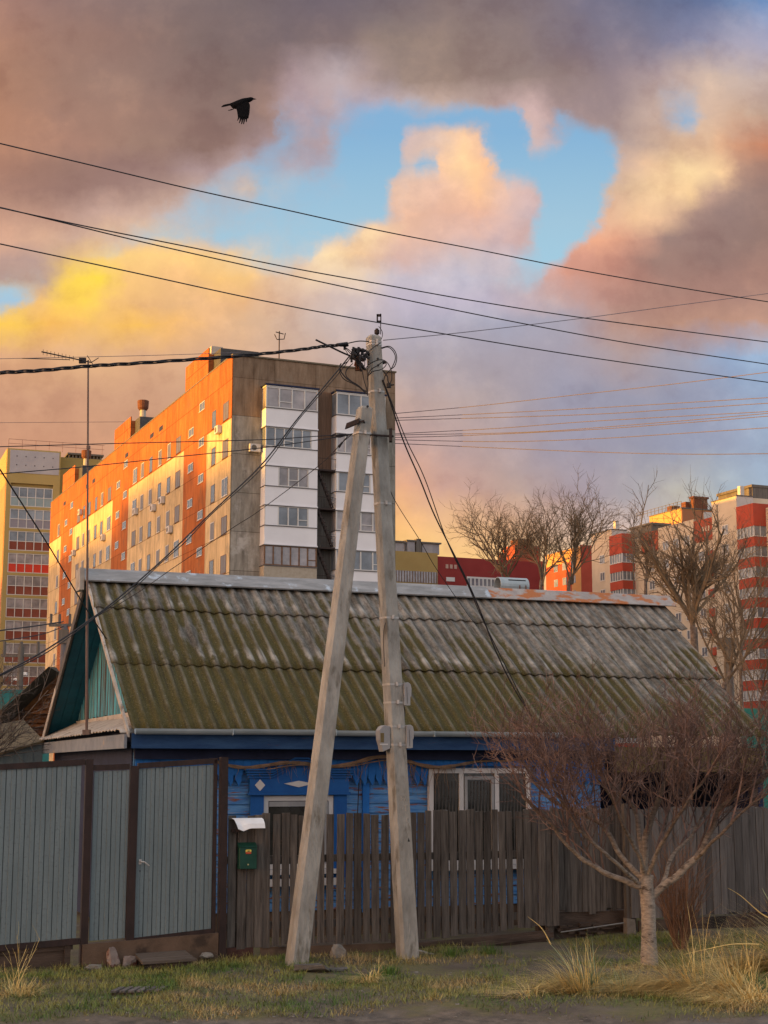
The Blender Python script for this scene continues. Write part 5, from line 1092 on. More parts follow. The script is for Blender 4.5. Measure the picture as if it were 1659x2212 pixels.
# ribbed strip with escape stairs between the stacks
st1 = MB(); 
for k in range(9): st1.box(6.68 + k * .16, 6.68 + k * .16 + .10, -.05, -.005, 25.4, 31.7)
st1.box(6.65, 8.1, -.03, -.006, 25.4, 31.7); st1.build('slatted_screen', M['slat'], blk)
st2 = MB()
for k in range(9): st2.box(6.68 + k * .16, 6.68 + k * .16 + .06, -.05, -.005, 0, 25.2)
st2.box(6.65, 8.1, -.03, -.006, 0, 25.2); st2.build('slatted_screen', M['slatd'], blk)
es = MB()
for i in range(8):
    z = 25.3 - 3.05 * i; es.box(6.6, 8.15, -1.0, -.1, z - .09, z + .03)
    for y in (-.95, -.6):
        es.hexa([(6.68, y, z - .1), (6.78, y, z - .1), (6.78, y + .04, z - .1), (6.68, y + .04, z - .1), (7.9, y, z - 2.95), (8.02, y, z - 2.95), (8.02, y + .04, z - 2.95), (7.9, y + .04, z - 2.95)])
    for k in range(9):
        f = k / 9; es.box(6.72 + 1.2 * f, 6.95 + 1.2 * f, -.95, -.6, z - .15 - 2.8 * f, z - .12 - 2.8 * f)
    for k in range(5): es.box(6.65 + k * .36, 6.665 + k * .36, -1.0, -.985, z, z + .9)
    es.box(6.62, 8.13, -1.0, -.985, z + .86, z + .9)
es.build('escape_stairs', M['dark_iron'], blk)
# rooftop mast, small pipes
ra = MB(); ra.tube([(4.0, .8, HB), (4.0, .8, HB + 2.6)], .05, 5); ra.tube([(3.6, .8, HB + 2.3), (3.8, .8, HB + 1.9), (4.4, .8, HB + 2.0), (4.5, .8, HB + 2.5)], .04, 4); ra.tube([(3.7, .8, HB + 2.5), (4.35, .8, HB + 2.4)], .04, 4)
ra.v = [(x - 4, y - .8, z - HB) for x, y, z in ra.v]
loc = P0 + Matrix.Rotation(AA, 3, 'Z') @ Vector((4, .8, HB)); tag(ra.build('roof_aerial', M['dark_iron'], loc=loc, rot=AA), 'small dark aerial on the roof edge of the apartment block', 'antenna')
# air conditioners
acm = MB(); acm.box(-.42, -.09, -.42, .42, 0, .6, 0); acm.tube([(-.425, .1, .3), (-.43, .1, .3)], .22, 12, 1); acm.box(-.09, -.055, -.3, -.26, -.1, .1, 1); acm.box(-.09, -.055, .26, .3, -.1, .1, 1)
ac = acm.build('air_conditioner', [M['white'], M['slatd']]); tag(ac, 'small white air conditioner box hung on the long orange-lit facade', 'air conditioner', 'air conditioners on the long facade')
aclab = ['nearest the grey corner under a top window', 'fifth from the corner, below the middle windows', 'beside the tall pipe between two windows', 'left of the middle windows on the second row', 'right of the middle windows on the third row', 'left of the second stair column', 'near the far end under the second row', 'low above the house ridge', 'high by the top windows near the mast']
acs = [(2.9, 28.3), (19.6, 25.4), (22.6, 25.2), (29.2, 25.9), (16.8, 22.4), (42.6, 25.3), (57.0, 25.6), (17.9, 17.0), (54.2, 29.7)]
for i, (t, z) in enumerate(acs):
    o = ac if i == 0 else ac.copy()
    if i: COL.objects.link(o)
    o['label'] = 'air conditioner on the orange-lit facade, ' + aclab[i]
    o.location = P0 + Matrix.Rotation(AA, 3, 'Z') @ Vector((-.0, t, z)); o.rotation_euler = (0, 0, AA)
o = ac.copy(); COL.objects.link(o); o.location = P0 + Matrix.Rotation(AA, 3, 'Z') @ Vector((1.75, -.0, 26.4)); o.rotation_euler = (0, 0, AA + R(90))
del o['group']; o['label'] = 'lone air conditioner on the grey end wall beside the second balcony'

# ================================================================== LEFT TOWER
TA = R(20); T0 = Vector((-50.70, 203.0, 0))
tw = thing('tower_block', 'ochre high-rise with stacked glazed balconies behind the left end of the block', 'building', T0, TA)
M['ochre'] = mat('ochre_render', (0.36, 0.27, 0.10), (0.42, 0.32, 0.13), scale=.15, bump=0); M['ochrep'] = mat('olive_ochre_render', (0.25, 0.20, 0.07), (0.29, 0.235, 0.09), scale=.2, bump=0)
M['salmon'] = mat('salmon_unlit_render', (0.50, 0.20, 0.10), (0.55, 0.24, 0.12), scale=.3, bump=0)
b = MB(); b.box(.05, 7.05, 0.4, 20, 0, 45.2); b.build('core', M['ochre'], tw)
b = MB(); b.box(0, .60, 0, .39, 0, 45.2); b.box(6.2, 7.1, 0, .39, 0, 45.2); b.box(.60, 6.2, 0, .39, 40.5, 45.2); b.box(-.06, .04, 0.4, 20, 40.4, 45.2)
for k in range(16): b.box(.60, 6.2, -.02, .30, 37.0 - 3 * k, 37.35 - 3 * k)
b.build('wall', M['ochre'], tw)
b = MB(); b.box(-.06, .04, 0.4, 20, 0, 40.38); b.build('side_wall', M['salmon'], tw)  # salmon paints the unlit lower part of this side, below the lit ochre
b = MB(); b.box(.35, 6.9, -.05, -.005, 41.9, 45.0); b.build('parapet_panel', mat('pale_grey_panel', (0.36, 0.35, 0.38), (0.42, 0.41, 0.43), scale=.5, bump=0), tw)
b = MB()
for i in range(5): 
    for j in range(2): b.box(1.2 + i * 1.2, 1.32 + i * 1.2, -.07, -.052, 42.9 + j * 1.2, 43.05 + j * 1.2)
b.build('bolt_heads', M['dark_iron'], tw)
b = MB(); b.box(7.1, 15, 1.2, 18, 0, 44.7); b.build('rear_wing', M['ochrep'], tw)
b = MB(); b.box(8.6, 13.2, 3, 6, 44.7, 45.1)
for k in range(10): b.box(8.6 + k * .48, 8.8 + k * .48, 3, 3.2, 45.1, 45.5)
b.box(8.4, 13.4, 2.8, 6.2, 45.5, 45.75); b.build('roof_vent', M['slatd'], tw)
rl = MB()
for z in (45.9, 46.5): rl.box(.1, 13, 0.2, .25, z, z + .05)
for k in range(8): rl.box(.1 + k * 1.8, .15 + k * 1.8, .2, .25, 45.2, 46.55)
rl.build('roof_rail', mat('thin_rail', (0.3, 0.17, 0.14), bump=0), tw)
low = {0: ('pale_blue_glazing', (0.24, 0.31, 0.33)), 1: ('grey_blue_glazing', (0.23, 0.22, 0.26)), 3: ('bright_red_panel', (0.55, 0.04, 0.015))}
M['lowd'] = mat('brown_red_panel', (0.20, 0.055, 0.035), (0.25, 0.075, 0.05), scale=.5, bump=0); lows = {k: mat(n, c, tuple(x * 1.15 for x in c), scale=.8, bump=0, rough=.4) for k, (n, c) in low.items()}
for k in range(13):
    zb = 37.37 - 3 * k; wmb = MB(); x0, x1 = .62, 6.18
    wmb.box(x0, x1, .10, .12, zb + 1.25, zb + 2.60, 1); wmb.box(x0, x1, .06, .12, zb, zb + 1.24, 2)
    for i in range(6): x = x0 + (x1 - x0 - .10) * i / 5; wmb.box(x, x + .10, .0, .095, zb, zb + 2.62, 0)
    for z in (0, 1.2, 2.52): wmb.box(x0, x1, .01, .055, zb + z, zb + z + .09, 0)
    wmb.build('glazed_balcony', [M['frame'], M['glass'] if k < 3 else M['glass2'], lows.get(k, M['lowd'])], tw)

# ================================================================== COMPLEX ON THE RIGHT (frame: x along gables, y along the long facade)
CA = R(23); Q0 = Vector((52.33, 225.0, 0))
cx = thing('apartment_complex', 'stepped cream and brick-red apartment complex behind the bare trees on the right', 'building', Q0, CA)
M['creamb'] = mat('cream_brick', (0.50, 0.42, 0.32), (0.58, 0.49, 0.38), scale=.5, bump=.1); M['creamg'] = mat('grey_cream_brick', (0.48, 0.45, 0.42), (0.55, 0.52, 0.48), scale=.5, bump=.1)
M['redb'] = mat('brick_red_cladding', (0.34, 0.055, 0.03), (0.40, 0.07, 0.04), scale=.4, bump=0); M['redbb'] = mat('brown_red_cladding_and_shade', (0.30, 0.06, 0.03), (0.36, 0.08, 0.042), scale=.4, bump=0)
def bx(name, m, *bs, parent=cx):
    b = MB()
    for q in bs: b.box(*q)
    return b.build(name, m, parent)
for t0, t1 in ((0, 6.3), (35.3, 42.0)):
    bx('tower_wall', M['creamb'], (0, .06, t0 + .0, t1, 0, 42.6)); bx('tower_end', M['creamg'], (.061, 3.0, t0, t0 + .06, 0, 42.6)); bx('tower_core', M['creamb'], (.061, 10, t0 + .061, t1, 0, 42.5))
    bx('tower_coping', M['slatd'], (-.1, 3.1, t0 - .1, t0 + .1, 42.6, 42.75), (-.1, .1, t0 + .1, t1 + .1, 42.6, 42.75))
    bx('vent_pipe', M['creamg'], (1.2, 1.9, t0 + .6, t0 + 1.3, 42.6, 44.3))
bx('rear_body', M['creamb'], (1.2, 12, 6.31, 35.2, 0, 40.3)); bx('rear_body', M['creamb'], (2.5, 14, -30, -.01, 0, 40.3))
bx('wall', M['creamb'], (.9, 1.19, 12.41, 22.55, 0, 41.0), (.9, 1.19, 6.31, 12.4, 0, 37.15), (.9, 1.19, 22.56, 27.4, 0, 37.45), (.9, 1.19, 27.41, 35.29, 0, 37.5))
bx('upper_cladding', M['redbb'], (.82, 1.18, 6.31, 12.4, 37.16, 40.6)); bx('upper_cladding', M['redbb'], (.82, 1.18, 22.56, 27.4, 37.46, 40.8))
def bay(t0, t1, x0, x1, ztop):
    zs = [(ztop - 3.3, ztop)] + [(ztop - 3.3 - 3.0 - 2.95 * k, ztop - 3.3 - 1.6 - 2.95 * k) for k in range(11)]
    for a, b in zs: bx('bay_band', M['redb'], (x0, x1, t0, t1, a, b))
    for k in range(11):
        zt = ztop - 3.3 - 2.95 * k; o = MB(); zb = zt - 1.55; o.box(x0 + .1, x1 - .1, t0 + .1, t1 - .1, zb, zt, 1)
        for f in (0, .2, .4, .6, .8, 1): y = t0 + (t1 - t0 - .12) * f; o.box(x0 + .02, x0 + .08, y, y + .12, zb, zt, 0)
        for f in (0, .33, .66, 1): x = x0 + (x1 - x0 - .12) * f; o.box(x, x + .12, t0 + .02, t0 + .08, zb, zt, 0); 
        o.box(x0 + .01, x0 + .07, t0, t1, zb, zb + .1, 0); o.box(x0 + .07, x1, t0 + .01, t0 + .07, zb, zb + .1, 0)
        o.build('bay_window', [M['frame'], M['glass']], cx)
bay(29.7, 33.7, -1.5, .9, 41.1); bay(-5.3, -1.2, -1.0, 2.4, 40.6); bay(-24, -20, -1.0, 2.4, 40.6)
bx('wall', M['creamb'], (1.2, 2.5, -19.9, -5.31, 0, 40))
for z in [34.2 - 2.95 * k for k in range(11)]: bx('balcony_band', M['redb'], (.4, .81, 6.4, 8.5, z, z + 1.2))
bx('roof_structure', M['slatd'], (3.2, 11, .3, 9, 42.4, 44.2), (3.0, 11.5, .2, 9.2, 44.2, 44.6)); bx('roof_structure', M['slatd'], (2.5, 6, 27, 33, 40.3, 42.4), (2.3, 6.3, 26.7, 33.3, 42.4, 42.75))
# vent openings in the upper cladding
bx('vent_grille', mat('pale_grille', (0.5, 0.42, 0.33), bump=0), *[(.79, .815, 8.2 + i * .75, 8.6 + i * .75, 38.6, 39.4) for i in range(3)])
cwin = MB(); cwin.box(-.03, -.01, -.75, .75, 0, 1.4, 1)
for q in ((-.8, -.68), (.68, .8), (-.05, .05)): cwin.box(-.07, -.03, q[0], q[1], 0, 1.4, 0)
cwin.box(-.07, -.03, -.8, .8, -.08, .06, 0); cwin.box(-.07, -.03, -.8, .8, 1.34, 1.46, 0)
cw0 = cwin.build('window', [M['frame'], M['glass']], cx); first = True; cnt = 0
for t, x, r0 in ((3.0, 0, 0), (38.5, 0, 0), (10.6, .9, 1), (7.4, .82, 1), (14.4, .9, 0), (17.4, .9, 0), (20.4, .9, 0), (24.6, .9, 1)):
    for r in range(r0, 12):
        if t == 38.5 and r > 5: continue
        if cnt >= 84: continue
        o = cw0 if first else cw0.copy()
        if not first: COL.objects.link(o)
        first = False; o.parent = cx; o.location = (x, t, 37.2 - 2.95 * r); cnt += 1
# far orange block behind the complex
O0 = Vector((64.7, 330, 0)); fo = thing('far_block', 'distant orange sunlit block rising above the cream roofs on the right', 'building', O0, CA)
M['orng'] = mat('orange_render_and_sunlight', (0.55, 0.28, 0.10), (0.60, 0.32, 0.12), scale=.3, bump=0)
bx('wall', M['orng'], (0, 8, 0, 12.7, 0, 58.6), (0, 8, 12.71, 18.6, 0, 57.3), parent=fo)
bx('end_wall', mat('dull_orange_render', (0.36, 0.15, 0.075), bump=0), (.1, 8, -.1, -.005, 0, 58.4), parent=fo); bx('end_extension', M['creamg'], (5.6, 12, -.25, -.11, 0, 58.2), parent=fo)
bx('parapet', M['slatd'], (-.1, 8.1, -.2, 12.8, 58.6, 58.85), parent=fo)
bx('end_window', M['frame'], (2.7, 3.5, -.15, -.105, 53.5, 55.6), parent=fo)
for t in (2.0, 7.5): bx('roof_box', M['rust'], (2.5, 4.8, t, t + 1.8, 58.8, 60.6), parent=fo)
bx('roof_box', M['rust'], (3.5, 7.0, .2, 1.4, 58.86, 61.2), (3.2, 7.3, 0, 1.6, 61.2, 61.6), parent=fo)
rl = MB()
for z in (59.6, 60.2): rl.box(0, .08, 0, 18, z, z + .07)
for k in range(13): rl.box(0, .08, k * 1.5, k * 1.5 + .08, 58.8, 60.2)
rl.build('roof_rail', M['slatd'], fo)
# yellow and red blocks just right of the pole
Y0 = Vector((9.16, 260, 0)); yb = thing('yellow_block', 'low-looking mustard yellow block with roof vents right of the pole', 'building', Y0, CA)
M['must'] = mat('mustard_render', (0.36, 0.24, 0.085), (0.40, 0.275, 0.10), scale=.3, bump=0)
bx('wall', M['must'], (-12, -.02, 0, 10, 0, 38.9), parent=yb)
gl = MB(); gl.box(-11.8, -.1, -.06, -.005, 33.7, 35.6, 1)
for k in range(24): gl.box(-11.8 + k * .5, -11.68 + k * .5, -.12, -.062, 33.7, 35.6, 0)
gl.build('glazed_balcony', [M['brownframe'], M['glass2']], yb)
bx('roof_vent', mat('old_white_shaft', (0.26, 0.25, 0.27), (0.36, 0.34, 0.35), scale=.8, bump=0), (-9, -5.6, 1.5, 3, 38.9, 40.6), (-5.0, -3.6, 1.5, 3, 38.9, 40.9), (-2.2, 1.0, 1.5, 3.5, 38.9, 40.7), parent=yb)
bx('roof_slab', M['slatd'], (-9.3, -5.3, 1.2, 3.3, 40.6, 40.85), (-5.2, -3.3, 1.3, 3.2, 40.9, 41.15), (-2.5, 1.3, 1.2, 3.8, 40.7, 40.95), (-3.4, -2.5, 1.3, 2.2, 38.9, 41.4), parent=yb)
rbk = thing('red_block', 'dark red block with pale ragged markings between the pole and the first bare tree', 'building', Y0, CA)
M['dred'] = mat('dark_red_render', (0.23, 0.028, 0.026), (0.27, 0.038, 0.034), scale=.3, bump=0)
bx('wall', M['dred'], (.02, 19.8, 0.05, 10, 0, 38.4), parent=rbk)
bx('vent_grille', mat('pale_pink_grille', (0.46, 0.30, 0.24), bump=0), *[(1.5 + i * .8, 2.0 + i * .8, -.02, .045, 36.4, 37.1) for i in range(3)], parent=rbk)
bx('window_strip', M['frame'], (5.5, 15, -.03, .045, 33.5, 35.2), (1.6, 3.2, -.03, .045, 34.2, 34.9), parent=rbk)
gl = MB()
for k in range(12): gl.box(5.6 + k * .78, 6.1 + k * .78, -.06, -.032, 33.7, 34.9)
gl.build('pane', M['glass'], rbk)
B0 = at(1098, 1210, 290); B0.z = 0; bb_ = thing('brick_block', 'brown-red brick block with a sunlit orange edge behind the first two bare trees', 'building', B0, CA)
zt = at(1098, 1208, 290).z; zt2 = at(1180, 1180, 296).z
bx('wall', M['redbb'], (0, 7.6, 0, 10, 0, zt), parent=bb_); bx('stepped_wall', M['redbb'], (3.0, 8.6, 3, 8, 0, zt2), parent=bb_)
bx('roof_box', M['rust'], (4.2, 7.5, 4, 7, zt2, zt2 + 1.4), parent=bb_); bx('roof_box', M['rust'], (-1.5, -.1, .5, 1.5, zt - 3, zt + 1.2), parent=bb_)
B1 = at(1253, 1180, 300); B1.z = 0; b1_ = thing('sunlit_block', 'block whose left edge glows orange between the second and third bare trees', 'building', B1, CA)
zt = at(1253, 1180, 300).z
bx('painted_lit_wall', M['orng'], (-.0, .1, 0, 3.5, zt - 14, zt), (-.0, .1, 3.51, 14, zt - 2.6, zt), parent=b1_); bx('end_wall', M['redb'], (.11, 2.6, 0, .1, 0, zt + .3), parent=b1_); bx('core', M['creamb'], (.11, 2.5, .11, 14, 0, zt), parent=b1_)  # orange paints sunlight onto the left edge and top band
bx('wall', M['redbb'], (0, .1, 0.0, 3.5, 0, zt - 14.01), (.02, .1, 3.51, 14, 0, zt - 2.61), parent=b1_)  # brown-red here paints the shaded part of a cream wall
ww = MB()
for r in range(4):
    for t in (2, 5.5, 9): ww.box(-.05, -.005, t, t + 1.6, zt - 4 - r * 3, zt - 2.5 - r * 3)
ww.build('window', M['glass'], b1_)

# unseen blocks added to cast shade: western row and a slab behind the facade
M['plain'] = mat('plain_concrete', (0.3, 0.27, 0.23), (0.36, 0.33, 0.28), scale=.2, bump=0)
def shade_block(x, y, w, d, h, label):
    o = thing('unseen_block', label, 'building', (x, y, 0)); b = MB(); b.box(0, w, 0, d, 0, h); b.build('wall', M['plain'], o)
    g = MB()
    for k in range(int(d // 3.2)):
        for r in range(int(h // 3) - 1): g.box(w + .005, w + .05, 1 + k * 3.2, 2.5 + k * 3.2, 1 + r * 3, 2.4 + r * 3)
    if g.v: g.build('window', M['glass'], o)
    p = MB(); p.box(-.2, w + .2, -.2, d + .2, h, h + .3); p.build('parapet', M['slatd'], o); return o
shade_block(-330, -150, 14, 174, 43.4, 'long shade-casting block out of sight to the west, south part')
shade_block(-330, 27, 14, 24, 45.2, 'shade-casting block out of sight to the west, middle part')
shade_block(-330, 54, 14, 62, 42.6, 'long shade-casting block out of sight to the west, north part')
shade_block(-27, 190, 10, 54, 46, 'unseen slab added behind the orange-lit apartment block to shade the complex')
# ================================================================== TREES
def branch_path(p, d, L, rnd, wob=.18, up=.0, seg=4):
    pts = [p.copy()]; q = p.copy(); d = d.normalized()
    for i in range(seg):
        d = (d + Vector((rnd.uniform(-wob, wob), rnd.uniform(-wob, wob), rnd.uniform(-wob, wob) + up))).normalized(); q = q + d * (L / seg); pts.append(q.copy())
    return pts, d
RMIN = .0
def spray(mb, p, d, L, r, lev, rnd, cfg):
    """cfg: list per level (children, length factor, spread, upward pull)"""
    n, lf, sp, up = cfg[0]
    pts, dd = branch_path(p, d, L, rnd, .16, up, 4 if lev > 0 else 3)
    m = len(pts) - 1
    mb.tube(pts, [max(r, RMIN) * (1 - .6 * i / m) for i in range(m + 1)], 5 if r > .012 else 3, cap=False)
    if lev == 0: return
    for k in range(n):
        t = .22 + .78 * (k + rnd.random()) / n; i = min(int(t * m), m - 1); f = t * m - i; q = pts[i].lerp(pts[i + 1], f)
        ax = (pts[i + 1] - pts[i]).normalized(); s = ax.orthogonal().normalized(); s.rotate(Matrix.Rotation(rnd.uniform(0, 6.283), 3, ax))
        nd = (ax * (1 - sp) + s * sp + Vector((0, 0, up * 1.6))).normalized()
        spray(mb, q, nd, L * lf * rnd.uniform(.7, 1.2), r * (.62 - .25 * t), lev - 1, rnd, cfg[1:])
def frel(mb, o): mb.v = [tuple(Vector(p) - o) for p in mb.v]; return mb
# --- small bare tree in front of the fence
ty = 19.25; tb = onground(1403, 2085); ty = tb.y
tree = thing('bare_tree', 'small bare tree with pale trunk and wide umbrella of reddish twigs before the fence', 'tree', (tb.x, tb.y, 0))
rnd = random.Random(77)
tk = MB(); trunk = [at(u, v, ty + .0) for u, v in ((1403, 2095), (1402, 2050), (1401, 1990), (1399, 1945), (1396, 1915), (1396, 1890))]; trunk[0].z = -.1
P = smooth_path(trunk, 6); tk.tube(P, [.118 - .030 * min(1, i / (len(P) * .3)) + .006 * mnoise.noise(Vector((i * .7, 0, 0))) for i in range(len(P))], 12)
limbs = [
 ([(1397, 1922, 0), (1383, 1915, -.02), (1334, 1897, -.1), (1278, 1868, -.2), (1231, 1832, -.3), (1185, 1775, -.38), (1130, 1722, -.45)], .042),
 ([(1395, 1905, 0), (1342, 1850, .05), (1306, 1788, .12), (1270, 1765, .2), (1200, 1735, .3), (1150, 1690, .35)], .036),
 ([(1397, 1900, 0), (1391, 1884, 0), (1396, 1806, -.1), (1417, 1742, -.2), (1437, 1690, -.3), (1463, 1640, -.4)], .055),
 ([(1395, 1895, 0), (1381, 1793, .15), (1368, 1742, .3), (1329, 1708, .4), (1288, 1660, .55)], .040),
 ([(1401, 1940, 0), (1420, 1925, 0), (1463, 1889, -.05), (1510, 1845, -.1), (1541, 1780, -.15), (1551, 1750, -.2), (1592, 1715, -.3), (1640, 1690, -.4), (1680, 1650, -.45)], .052),
 ([(1398, 1900, 0), (1406, 1871, .1), (1422, 1827, .3), (1443, 1755, .5), (1450, 1700, .6)], .034),
 ([(1430, 1918, .02), (1452, 1850, .15), (1490, 1808, .25), (1520, 1760, .4), (1560, 1690, .55)], .028),
 ([(1398, 1900, 0), (1380, 1850, -.3), (1350, 1790, -.6), (1320, 1720, -.8), (1290, 1680, -.9)], .030),
 ([(1398, 1900, 0), (1420, 1840, -.35), (1460, 1770, -.7), (1500, 1710, -.9), (1530, 1670, -1.0)], .030),
 ([(1383, 1912, 0), (1330, 1862, -.5), (1260, 1800, -.7), (1220, 1740, -.8), (1190, 1700, -.9)], .026),
 ([(1500, 1855, -.1), (1560, 1800, -.5), (1620, 1740, -.7), (1680, 1700, -.8)], .024),
]
ends = []
for pix, r0 in limbs:
    P = smooth_path([at(u, v, ty + w) for u, v, w in pix], 6); n = len(P) - 1
    P = [p + Vector((mnoise.noise(p * 5) * .02, 0, mnoise.noise(p * 5 + Vector((9, 0, 0))) * .02)) for p in P]
    lk = MB(); lk.tube(P, [r0 * (1 - .62 * i / n) for i in range(n + 1)], 8); ends.append((P, r0)); frel(lk, tree.location).build('limb', M['barkblend'], tree, smooth=True)
frel(tk, tree.location).build('trunk', M['barkblend'], tree, smooth=True)
cr = MB(); RMIN = .0042
cc = at(1385, 1760, ty)
cfg = [(5, .66, .50, .05), (4, .62, .55, .08), (2, .55, .55, .09), (0, 0, 0, .05)]
for P, r0 in ends:
    n = len(P) - 1; N_ = max(4, int(n * .33))
    for k in range(N_):
        t = .36 + .64 * (k + rnd.random()) / N_; i = min(int(t * n), n - 1); p = P[i]
        out = Vector((p.x - cc.x, (p.y - cc.y), 0)); out = out.normalized() if out.length > .05 else Vector((0, 0, 0))
        d = (P[i + 1] - P[i]).normalized() * .5 + out * rnd.uniform(-.1, .55) + Vector((rnd.uniform(-.5, .5), rnd.uniform(-.5, .5), rnd.uniform(.45, 1.05)))
        hmax = at(1400, 1545, ty).z - p.z; L = max(.28, min(.85, hmax * rnd.uniform(.55, .95)))
        spray(cr, p, d, L, .0125, 3, rnd, cfg)
    spray(cr, P[-1], P[-1] - P[-3] + Vector((0, 0, .12)), .75, .015, 3, rnd, cfg)
for sx, (ua, ub) in ((-1, (1070, 1200)), (1, (1560, 1720))):
    pass
frel(cr, tree.location).build('crown', M['twig'], tree); RMIN = .0025
# upright shrub behind the trunk
sb = onground(1470, 2052); sb.z = gz(sb.x, sb.y)
shrub = thing('twiggy_shrub', 'upright brown twiggy shrub fanning up right behind the pale trunk', 'shrub', sb)
mb = MB(); rnd = random.Random(9)
for i in range(60):
    a = rnd.uniform(0, 6.28); s = rnd.uniform(.02, .30); p = Vector((math.cos(a) * .07, math.sin(a) * .07, -.02)); d = Vector((math.cos(a) * s + .02, math.sin(a) * s, 1))
    spray(mb, p, d, rnd.uniform(.7, 1.55), .0075, 1, rnd, [(5, .42, .42, .05), (0, 0, 0, 0)])
mb.build('stems', mat('orange_brown_stems', (0.12, 0.065, 0.04), (0.19, 0.11, 0.07), scale=4, bump=0, island=.3), shrub)
RFAR = .0065
def far_tree(label, base, Yd, top_v, spread, seed, trunk_pix, n_main=7, m='twigfar', lean=0, lev=3, r=.16, up=.05, name='bare_tree', group=None, fan=.9, low=.35, kids=(6, 5, 4), start=.25):
    global RMIN
    RMIN = RFAR * Yd / 60; rnd = random.Random(seed); b = at(base[0], base[1], Yd); top = at(base[0] + lean, top_v, Yd)
    o = thing(name, label, 'tree', (b.x, Yd, 0), 0, group)
    P = [at(u, v, Yd) for u, v in trunk_pix]; P.insert(0, Vector((P[0].x, Yd, 0)))
    P = smooth_path(P, 5); n = len(P) - 1; tkm = MB(); tkm.tube(P, [r * (1 - .6 * i / n) for i in range(n + 1)], 7)
    crm = MB(); Ht = top.z
    for k in range(n_main):
        t = start + (1 - start) * (k + .5) / n_main; i = min(int(t * n), n - 1); p = P[i]; i_top = P[-1]
        if k >= n_main * .4: p = P[-1] if rnd.random() < .6 else P[max(n - 2, 0)]
        a = 2 * math.pi * k * .618 + rnd.uniform(-.3, .3); s = fan * rnd.uniform(low, 1)
        d = Vector((math.cos(a) * s, math.sin(a) * s, 1)); L = (Ht - p.z) / max(.55, d.normalized().z) * rnd.uniform(.5, .78)
        L = min(L, spread)
        spray(crm, p, d, L, r * .42, lev, rnd, [(kids[0], .50, .48, up), (kids[1], .55, .5, up), (kids[2], .5, .5, up), (0, 0, 0, up)])
    frel(tkm, o.location).build('trunk', M['limb'], o, smooth=True); frel(crm, o.location).build('crown', M[m], o)
    return o
TG = 'bare trees between the house and the far blocks'
far_tree('left-hand bare tree with a dark forked trunk just behind the chimney cowl', (1095, 1262), 62, 1078, 3.6, 3, [(1100, 1290), (1092, 1262), (1082, 1236)], 10, r=.10, group=None, fan=.95, low=.1, up=.035, kids=(7, 5, 4), start=.5)
far_tree('middle bare tree with tangled twigs behind the rusty half of the ridge', (1170, 1265), 60, 1082, 3.6, 14, [(1168, 1300), (1172, 1265), (1170, 1238)], 9, r=.09, fan=.85, low=.1, up=.035, kids=(7, 5, 4), start=.5)
far_tree('bare tree whose crown stands against the sky left of the cream tower', (1236, 1268), 61, 1080, 3.6, 25, [(1228, 1300), (1236, 1262), (1240, 1232)], 9, r=.09, fan=.85, low=.1, up=.035, kids=(7, 5, 4), start=.5)
far_tree('pollarded bare tree with radiating branches just beyond the roof ridge end', (1500, 1400), 46, 1100, 5.2, 31, [(1500, 1400), (1497, 1360), (1494, 1335)], 15, r=.15, fan=.85, low=.1, up=.04, start=.75, kids=(5, 5, 4))
far_tree('slender bare tree in front of the red bay of the complex', (1395, 1300), 70, 1150, 4.0, 41, [(1395, 1300), (1397, 1255), (1396, 1220)], 9, r=.10, fan=.55, start=.4, kids=(6, 5, 4))
far_tree('thin bare treetop poking above the roofs left of the orange block', (1368, 1170), 120, 1092, 3.2, 47, [(1368, 1200), (1368, 1150)], 6, r=.07, fan=.4, lev=2, start=.3, kids=(7, 5, 4))
far_tree('bare tree with long rising branches at the right edge below the red bay', (1570, 1500), 40, 1240, 3.4, 53, [(1562, 1520), (1572, 1470), (1580, 1440)], 10, r=.09, fan=.9, low=.2, start=.5, kids=(5, 5, 3))
far_tree('thicket-like bare tree low at the right edge behind the roof verge', (1640, 1560), 36, 1330, 3.0, 59, [(1640, 1560), (1645, 1500)], 9, r=.05, fan=1.1, low=.3, start=.3, kids=(6, 5, 3))
far_tree('bare tree filling the gap between the pollarded tree and the right edge', (1610, 1450), 55, 1130, 4.2, 63, [(1600, 1450), (1606, 1380), (1600, 1320)], 8, r=.08, fan=.8, low=.2, start=.3, kids=(5, 4, 3))
far_tree('bare tree reaching in from the left edge in front of the ochre tower', (-25, 1640), 29, 1420, 1.7, 67, [(-30, 1640), (-28, 1560), (-22, 1520)], 9, r=.045, fan=1.1, low=.3, start=.3, kids=(6, 5, 4), m='limb')
RMIN = .002
# dry bush branches over the left shed
bs = thing('leafless_bush', 'leafless grey bush leaning over the left shed roof at the frame edge', 'bush', at(-20, 1640, 27.0)); mb = MB(); rnd = random.Random(70)
for i in range(16): spray(mb, Vector((rnd.uniform(-.2, .1), rnd.uniform(-.1, .1), rnd.uniform(-.1, .2))), Vector((rnd.uniform(.1, 1.2), rnd.uniform(-.3, .3), rnd.uniform(.2, 1.1))), rnd.uniform(.5, 1.25), .010, 2, rnd, [(6, .45, .5, .0), (4, .5, .5, 0), (0, 0, 0, 0)])
mb.build('stems', mat('grey_bush_stems', (0.05, 0.04, 0.035), (0.09, 0.075, 0.065), scale=4, bump=0), bs)
